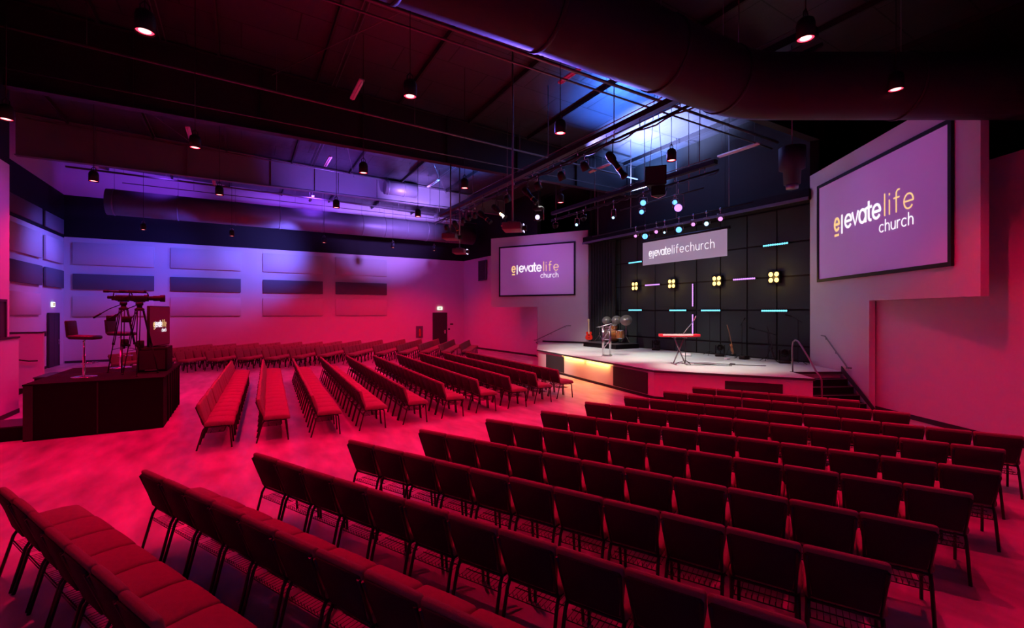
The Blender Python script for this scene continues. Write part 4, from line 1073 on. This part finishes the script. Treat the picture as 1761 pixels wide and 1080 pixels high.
tag(b.build('effects_pedal_board', 'stripwhite', loc=(14.9, 17.85, SZ)), 'pale pedal board on the stage floor left of the drum riser', 'pedal board')

def guitar(loc, rz, label, body, neck, lift=.13, sc=1.0):
    t = thing('guitar', label, 'guitar', (loc[0], loc[1], loc[2] + lift), rz)
    prof = [(0, 0), (.10, .005), (.165, .05), (.185, .12), (.165, .20), (.125, .26), (.125, .30), (.145, .35), (.13, .41), (.07, .43), (.05, .40), (0, .39)]
    pts = [(x * sc, z * sc) for x, z in prof] + [(-x * sc, z * sc) for x, z in prof[-2:0:-1]]
    R_ = Matrix.Rotation(-.20, 4, 'X')
    b = B(); b.T = R_; n = len(pts)
    lo = [b.bm.verts.new(b.T @ Vector((x, -.025, z))) for x, z in pts]; hi = [b.bm.verts.new(b.T @ Vector((x, .025, z))) for x, z in pts]
    b.bm.faces.new(lo[::-1]); b.bm.faces.new(hi)
    for k in range(n): b.bm.faces.new([lo[k], lo[(k + 1) % n], hi[(k + 1) % n], hi[k]])
    b.build('body', body, t)
    b = B(); b.T = R_; b.hexa([(-.03, -.05, .30), (.03, -.05, .30), (.03, -.025, .30), (-.03, -.025, .30), (-.022, -.045, .90), (.022, -.045, .90), (.022, -.025, .90), (-.022, -.025, .90)])
    b.build('neck', neck, t)
    b = B(); b.T = R_; b.hexa([(-.025, -.045, .90), (.025, -.045, .90), (.025, -.02, .90), (-.025, -.02, .90), (-.05, -.03, 1.08), (.03, -.03, 1.08), (.03, -.01, 1.08), (-.05, -.01, 1.08)])
    for k in range(6): b.lathe([(0, 0), (.008, 0), (.008, .03), (0, .03)], None, 6, (1 if k % 2 else -1, 0, 0), ((.03 if k % 2 else -.04), -.02, .93 + .022 * k))
    b.build('headstock', neck, t)
    b = B(); b.T = R_; b.box(-.045, .045, -.034, -.025, .20, .23); b.box(-.045, .045, -.034, -.025, .28, .30); b.box(-.05, .05, -.036, -.025, .10, .12); b.build('pickups_and_bridge', 'chrome', t)
    s = thing('guitar_stand', 'small black stand holding the ' + label.split(',')[0].split(' on ')[0], 'guitar stand', loc, rz)
    b = B()
    for sx in (-1, 1): b.tube([(0, .10, .42), (sx * .16, -.10, .012)], .009, None, 6); b.tube([(sx * .10, -.01, lift - .012), (sx * .10, -.09, lift - .012), (sx * .10, -.09, lift + .02)], .008, None, 5); b.tube([(sx * .10, -.01, lift - .012), (0, .09, lift + .12)], .008, None, 5)
    b.tube([(0, .10, .42), (0, .25, .012)], .009, None, 6); b.tube([(0, .10, .40), (0, .155, .75)], .009, None, 6)
    b.build('stand_frame', 'black', s)
guitar((15.15, 18.05, SZ), -.62, 'red electric guitar on a stand left of the drums', 'guitar_red', 'wood_pale', .25)
guitar((15.40, 10.32, SZ), .75, 'brown acoustic guitar seen edge-on before the dark stage wall', 'wood', 'wood', sc=.85)

def mover(loc, rz, label, hang=False, lens='black', grp=None):
    t = thing('moving_head_light', label, 'stage light', loc, rz, grp)
    s = -1 if hang else 1
    b = B(); b.rbox((0, 0, s * .05), (.32, .30, .10), .015, None, 1); b.build('base', 'black', t)
    b = B()
    for q in (-1, 1): b.rbox((q * .15, 0, s * .27), (.05, .14, .32), .015, None, 1)
    b.build('yoke', 'black', t)
    b = B(); b.lathe([(0, -.17), (.09, -.17), (.125, -.10), (.125, .08), (.10, .13), (.085, .13), (.085, .10), (0, .10)], None, 18, (0, -1, .2 * s), (0, 0, s * .33)); b.build('head', 'black', t)
    b = B(); b.lathe([(0, .11), (.08, .11), (.08, .104), (0, .104)], None, 16, (0, -1, .2 * s), (0, 0, s * .33)); b.build('lens', lens, t)
    return t
mover((15.55, 14.05, SZ), -.9, 'black moving head light on the stage floor left of the keyboard')
mover((15.40, 10.85, SZ), -.9, 'black moving head light on the stage floor right of the keyboard')
mover((15.15, 8.35, SZ), -.9, 'dark moving head light in the right back corner of the stage')
def micstand(loc, rz, label, h=1.35, boom=.5):
    t = thing('microphone_stand', label, 'microphone stand', loc, rz)
    b = B(); legs3(b, .3, .16, .3); b.tube([(0, 0, .05), (0, 0, h)], .010, None, 6); b.build('pole_and_legs', 'black', t)
    b = B(); b.tube([(-boom * .4, 0, h - .08), (boom * .6, 0, h + .12)], .008, None, 6); b.build('boom_arm', 'black', t)
    b = B(); b.lathe([(0, 0), (.014, 0), (.018, .12), (.028, .14), (.026, .18), (0, .2)], None, 10, (1, 0, .3), (boom * .6, 0, h + .12)); b.build('microphone', 'black', t)
micstand((15.5, 11.35, SZ), 1.2, 'thin dark microphone stand left of the right moving head', 1.5, .1)
micstand((15.45, 10.0, SZ), .4, 'dark boom microphone stand right of the acoustic guitar', 1.25, .6)
micstand((15.45, 9.05, SZ), 2.4, 'dark boom microphone stand farther right before the stage wall', .95, .7)
micstand((15.3, 8.0, SZ), 2.2, 'dark microphone stand in the right corner of the stage', 1.4, .3)
guitar((15.25, 8.75, SZ), .6, 'dark electric guitar in the right corner of the stage', 'leather', 'leather', sc=.8)
b = B(); b.rbox((0, 0, .045), (.5, .28, .09), .015, None, 1); b.rbox((.32, .1, .03), (.14, .2, .06), .01, None, 1)
tag(b.build('pedal_board', 'stripwhite', loc=(14.5, 11.6, SZ), rot=(0, 0, .7)), 'pale pedal board and box on the stage behind the keyboard', 'pedal board')
b = B()
for pts in ([(-.9, .5, .012), (-.5, .25, .012), (-.2, .3, .012), (.1, .05, .012), (.5, -.25, .012), (.9, -.5, .012)], [(0, 0, .012), (.12, .1, .03), (.2, 0, .035), (.1, -.1, .03), (0, 0, .02), (.1, .08, .04), (.18, -.05, .04)]): b.tube(pts, .012, None, 6)
tag(b.build('stage_cable', 'base', loc=(13.1, 8.9, SZ), rot=(0, 0, -.3)), 'loose black cable lying coiled on the stage deck right of the keyboard', 'cable')
b = B(); b.tube([(0, 0, .012), (.3, -.3, .012), (.5, -.35, .012), (1.0, -.9, .012)], .010, None, 6)
tag(b.build('keyboard_cable', 'base', loc=(11.95, 9.6, SZ)), 'thin black cable trailing right from the keyboard stand', 'cable')
b = B(); b.rbox((0, 0, .06), (.3, .22, .12), .015, None, 1); tag(b.build('stage_box', 'black', loc=(15.2, 9.75, SZ)), 'small black connector box at the foot of the stage wall', 'box')
b = B(); b.rbox((0, 0, .03), (.18, .12, .06), .012, None, 1); tag(b.build('direct_box', 'stripwhite', loc=(14.6, 10.0, SZ)), 'tiny pale box on the deck before the acoustic guitar', 'box')

# ---------------------------------------------------------------- lighting pipes and their fixtures
def lighting_pipe(label, u, z, v0, v1, r, extra=True, hang=()):
    t = thing('lighting_pipe', label, 'lighting pipe', (u, v0, z), 0, 'lighting pipes')
    b = B(); b.tube([(0, 0, 0), (0, v1 - v0, 0)], r, None, 10); b.build('main_pipe', 'black', t)
    if extra:
        b = B(); b.box(-.09, .09, .1, v1 - v0 - .1, .22, .36); b.build('beam_channel', 'steel_dark', t)
        for k, (dx, dz) in enumerate(((.16, .42), (.24, .40), (.30, .30), (-.14, .40))):
            b = B(); b.tube([(dx, 0.2, dz), (dx, v1 - v0 - 1.0 - k, dz)], .014, None, 5); b.build('conduit', 'pipe', t)
        b = B(); pts = []
        nn = 60
        for k in range(nn + 1): pts.append((-.03 + .03 * math.sin(k * 1.7), (v1 - v0) * k / nn, -.05 - .05 * abs(math.sin(k * .9))))
        b.tube(pts, .02, None, 5); b.build('cable_bundle', 'leather', t)
        b = B()
        for k in range(int((v1 - v0) / 1.2)): b.tube([(0, .5 + 1.2 * k, 0), (0, .5 + 1.2 * k, .25)], .012, None, 5)
        b.build('pipe_clamps', 'chrome', t)
    for v in hang:
        b = B(); b.tube([(0, v - v0, .02), (0, v - v0, roofz(u, v) - z)], .014, None, 6); b.build('hanger_rod', 'pipe', t)
lighting_pipe('long lighting pipe with beam and cables across the hall before the stage', 8.4, 7.0, 4.0, 21.9, .032, True, (5.5, 9.0, 12.0, 14.6, 17.5, 21.3))
lighting_pipe('second lighting pipe above the stage front', 13.0, 7.0, 9.2, 18.3, .030, True, (9.9, 12.3, 15.1, 17.9))
lighting_pipe('third thin lighting pipe above the banner before the stage wall', 15.0, 6.25, 9.3, 17.6, .026, False, (10.2, 12.5, 15.0, 17.2))
lighting_pipe('short cross pipe between the two stage lighting pipes', 13.6, 6.75, 10.2, 14.2, .024, False, (10.8, 13.6))

def clampline(b, z): b.tube([(0, 0, z - .02), (0, 0, z * .55)], .012, None, 6); b.rbox((0, 0, z), (.06, .07, .09), .01, None, 1)
def profile_light(loc, zt, aim, label, L=.62):
    """ellipsoidal spotlight hung from zt"""
    t = thing('profile_spotlight', label, 'stage light', loc, 0, 'black profile spotlights')
    A = Vector(aim).normalized(); h = zt - loc[2]
    b = B(); b.lathe([(0, -.24), (.07, -.24), (.10, -.20), (.115, -.06), (.10, .02), (.075, .06), (.075, L * .6), (.095, L * .62), (.095, L * .74), (.08, L * .74), (.07, L * .70), (0, L * .70)], None, 16, A); b.build('barrel', 'black', t)
    b = B(); b.lathe([(.078, L * .36), (.084, L * .36), (.084, L * .42), (.078, L * .42)], None, 16, A); b.build('trim_ring', 'amber_ring', t)
    n = A.cross(Vector((0, 0, 1))).normalized() * .13
    b = B(); b.tube([tuple(n), (n.x, n.y, h * .55), (-n.x, -n.y, h * .55), tuple(-n)], .011, None, 5); clampline(b, h); b.build('yoke', 'black', t)
M['amber_ring'] = mat('brass_ring', (.5, .30, .06), .35, metal=.7, noise=.05)
def par_light(loc, zt, aim, label, lens=None, r=.11, L=.24, body='black'):
    t = thing('par_light', label, 'stage light', loc, 0, 'round stage lights')
    A = Vector(aim).normalized(); h = zt - loc[2]
    b = B(); b.lathe([(0, -L * .5), (r * .6, -L * .5), (r * .95, -L * .25), (r, L * .5), (r * .88, L * .5), (r * .88, L * .42), (0, L * .42)], None, 18, A); b.build('housing', body, t)
    if lens: b = B(); b.lathe([(0, L * .45), (r * .86, L * .45), (r * .86, L * .43), (0, L * .43)], None, 18, A); b.build('lens', lens, t)
    n = A.cross(Vector((0, 0, 1))); n = (n.normalized() if n.length > .01 else Vector((1, 0, 0))) * (r + .03)
    b = B(); b.tube([tuple(n), (n.x * .9, n.y * .9, h * .5), (-n.x * .9, -n.y * .9, h * .5), tuple(-n)], .009, None, 5); clampline(b, h); b.build('yoke', 'chrome', t)
pr = [((8.4, 9.05, 6.50), 7.0, (.35, -.35, -.75), 'large black profile spotlight tilted down, nearest on the long lighting pipe', .78),
      ((8.4, 13.2, 6.55), 7.0, (.4, -.5, -.7), 'black profile spotlight with brass rings, second on the long lighting pipe', .66),
      ((8.4, 15.4, 6.42), 7.0, (.4, -.5, -.6), 'black profile spotlight, third on the long lighting pipe', .66),
      ((8.4, 16.6, 6.42), 7.0, (.4, -.55, -.6), 'black profile spotlight, fourth on the long lighting pipe', .66),
      ((8.4, 19.3, 6.45), 7.0, (.5, .4, -.6), 'black profile spotlight at the far end of the long lighting pipe', .6)]
for a in pr: profile_light(*a)
for v, tx in ((10.2, 'nearest the camera'), (11.3, 'second from the camera'), (12.6, 'third from the camera'), (14.6, 'fourth from the camera')):
    par_light((8.4, v, 6.66), 7.0, (.5, .1, -.7), 'round stage light with bright metal yoke on the long pipe, %s' % tx, None, .12)
for v, tx in ((17.3, 'first'), (17.9, 'second'), (18.5, 'third'), (20.4, 'last')):
    par_light((8.4, v, 6.55), 7.0, (.3, .6, -.6), 'small round stage light in the cluster at the far end of the long pipe, %s' % tx, None, .10)
mover((8.4, 12.55, 5.95), -.9, 'big black moving head hanging before the left screen', True, 'white_lens')
b = B(); b.tube([(8.4, 12.55, 5.95), (8.4, 12.55, 6.98)], .02, None, 6); tag(b.build('drop_pipe', 'black'), 'short vertical drop pipe holding the big moving head', 'pipe')
for (v, z, lens, r, tx) in ((17.95, 6.62, None, .10, 'unlit, farthest left above the left screen'), (16.3, 6.45, 'cold_lens', .07, 'small cold white one left of the banner'), (15.85, 6.62, None, .10, 'unlit, right of the cold white one'),
                      (13.95, 6.35, 'cold_lens', .06, 'cold white one with curved yoke'), (12.35, 6.62, 'blue_lens', .12, 'bright blue one, left of the pair'), (10.75, 6.12, 'violet_lens', .15, 'large bright violet one')):
    par_light((13.0, v, z), 7.0, (-.75, -.55, -.35), 'round stage light on the second pipe, %s' % tx, lens, r)
par_light((13.6, 13.0, 6.45), 6.75, (-.75, -.55, -.2), 'bright blue round stage light on the short cross pipe, left', 'blue_lens', .10)
par_light((13.6, 11.4, 6.50), 6.75, (-.75, -.55, -.2), 'bright blue round stage light on the short cross pipe, right', 'blue_lens', .10)
for (v, z, lens, r, tx) in ((14.14, 5.77, 'blue_lens', .13, 'big bright blue one left of the banner centre'), (12.37, 5.78, 'blue_lens', .13, 'big bright blue one above the banner letters'), (14.69, 5.86, 'pink_lens', .07, 'small pink one, leftmost'), (13.52, 5.87, 'pink_lens', .08, 'small pink one, second from left'),
                      (11.7, 5.88, 'pink_lens', .08, 'small pink one above the right banner half'), (10.54, 5.89, 'pink_lens', .09, 'small pink one, rightmost'), (13.09, 5.78, 'cold_lens', .05, 'narrow cold white one above the banner'), (11.12, 5.81, 'cold_lens', .09, 'cold white one near the banner right end')):
    par_light((15.0, v, z), 6.25, (-.80, -.55, -.15), 'round stage light on the third pipe, %s' % tx, lens, r)

def box_speaker(loc, label, sx, sy, sz, rz):
    t = thing('hanging_speaker', label, 'speaker', loc, rz)
    b = B(); b.prism([(-sx / 2, -sy / 2), (sx / 2, -sy / 2), (sx * .32, sy / 2), (-sx * .32, sy / 2)], -sz / 2, sz / 2); b.build('cabinet', 'wall_black', t)
    b = B(); b.box(-sx / 2 + .03, sx / 2 - .03, -sy / 2 - .012, -sy / 2, -sz / 2 + .03, sz / 2 - .03); b.build('front_grille', 'grille', t)
    b = B()
    for q in (-1, 1): b.tube([(q * sx * .3, 0, sz / 2), (0, 0, roofz(loc[0], loc[1]) - loc[2])], .008, None, 5)
    b.build('hanging_cables', 'pipe', t)
box_speaker((10.9, 9.85, 6.62), 'dark hanging loudspeaker before the bright ceiling patch, upper one', .62, .5, .56, -.86)
t = thing('hanging_speaker', 'small dark hanging loudspeaker with curved bracket below the larger one', 'speaker', (10.9, 9.75, 6.16), -.9)
b = B(); b.prism([(-.2, -.16), (.2, -.16), (.12, .16), (-.12, .16)], -.14, .14); b.build('cabinet', 'wall_black', t)
b = B(); b.tube([(-.26, 0, .15), (-.2, 0, -.12), (0, 0, -.2), (.2, 0, -.12), (.26, 0, .15)], .014, None, 6); b.build('bracket', 'chrome', t)

def projector(loc, label, top, rz, lens):
    t = thing('projector', label, 'projector', loc, rz, 'ceiling projectors')
    b = B(); b.rbox((0, 0, 0), (.62, .52, .20), .03, None, 2); b.build('case', 'projector', t)
    b = B(); b.lathe([(0, 0), (.075, 0), (.085, .12), (.07, .12), (.06, .08), (0, .08)], None, 16, (0, -1, 0), (.14, -.26, 0)); b.build('lens', 'black', t)
    b = B(); b.box(-.2, .2, -.12, .12, .10, .14); b.tube([(-.15, 0, .12), (0, 0, .24)], .012, None, 5); b.tube([(.15, 0, .12), (0, 0, .24)], .012, None, 5); b.build('mount_plate', 'projector', t)
    b = B(); b.tube([(0, 0, .12), (0, 0, top - loc[2])], .026, None, 8); b.build('drop_pole', 'pipe', t)
    if lens: b = B(); b.box(.1, .34, -.30, -.28, -.10, .12); b.build('front_plate', lens, t)
projector((6.65, 15.75, 5.28), 'projector on a long ceiling pole, the left one lit red', 7.97, .9, None)
projector((6.5, 11.0, 4.86), 'projector on a long ceiling pole before the left screen', roofz(6.5, 11), .9, 'white_lens')
projector((8.1, 18.2, 5.12), 'small far projector on a thin pole with pale front plate', roofz(8.1, 18.2), .9, 'white_lens')

# ---------------------------------------------------------------- parts that belong to a part
SUB = {'back_shell': 'backrest', 'lens': ('housing', 'head', 'barrel', 'case'), 'lamp': 'housing', 'headstock': 'neck', 'lamp_tube': 'housing', 'gold_lettering': ('screen_surface', 'television_panel'),
       'white_lettering': ('screen_surface', 'television_panel'), 'lettering': ('banner_sheet', 'sign_face'), 'trim_ring': 'barrel', 'led_lenses': 'bar_housing', 'led_strip': 'bar_housing', 'nosing': 'step', 'bracket': 'rail',
       'door_handle': 'door_leaf', 'glass_pane': 'door_leaf', 'black_keys': 'white_keys', 'pickups_and_bridge': 'body', 'tension_rods': 'shell', 'hoop': 'shell', 'front_grille': ('cabinet', 'case_body')}
kids = {}
for o in list(bpy.data.objects):
    if o.parent: kids.setdefault(o.parent.name, []).append(o)
for root, ch in kids.items():
    base = {}
    used = {}
    for o in ch: base.setdefault(o.name.split('.')[0], []).append(o)
    for cn, pn in SUB.items():
        if cn not in base: continue
        for q in (pn if isinstance(pn, tuple) else (pn,)):
            if q in base:
                for k, o in enumerate(base[cn]): o.parent = base[q][k % len(base[q])] if len(base[q]) == len(base[cn]) else base[q][0]
                break
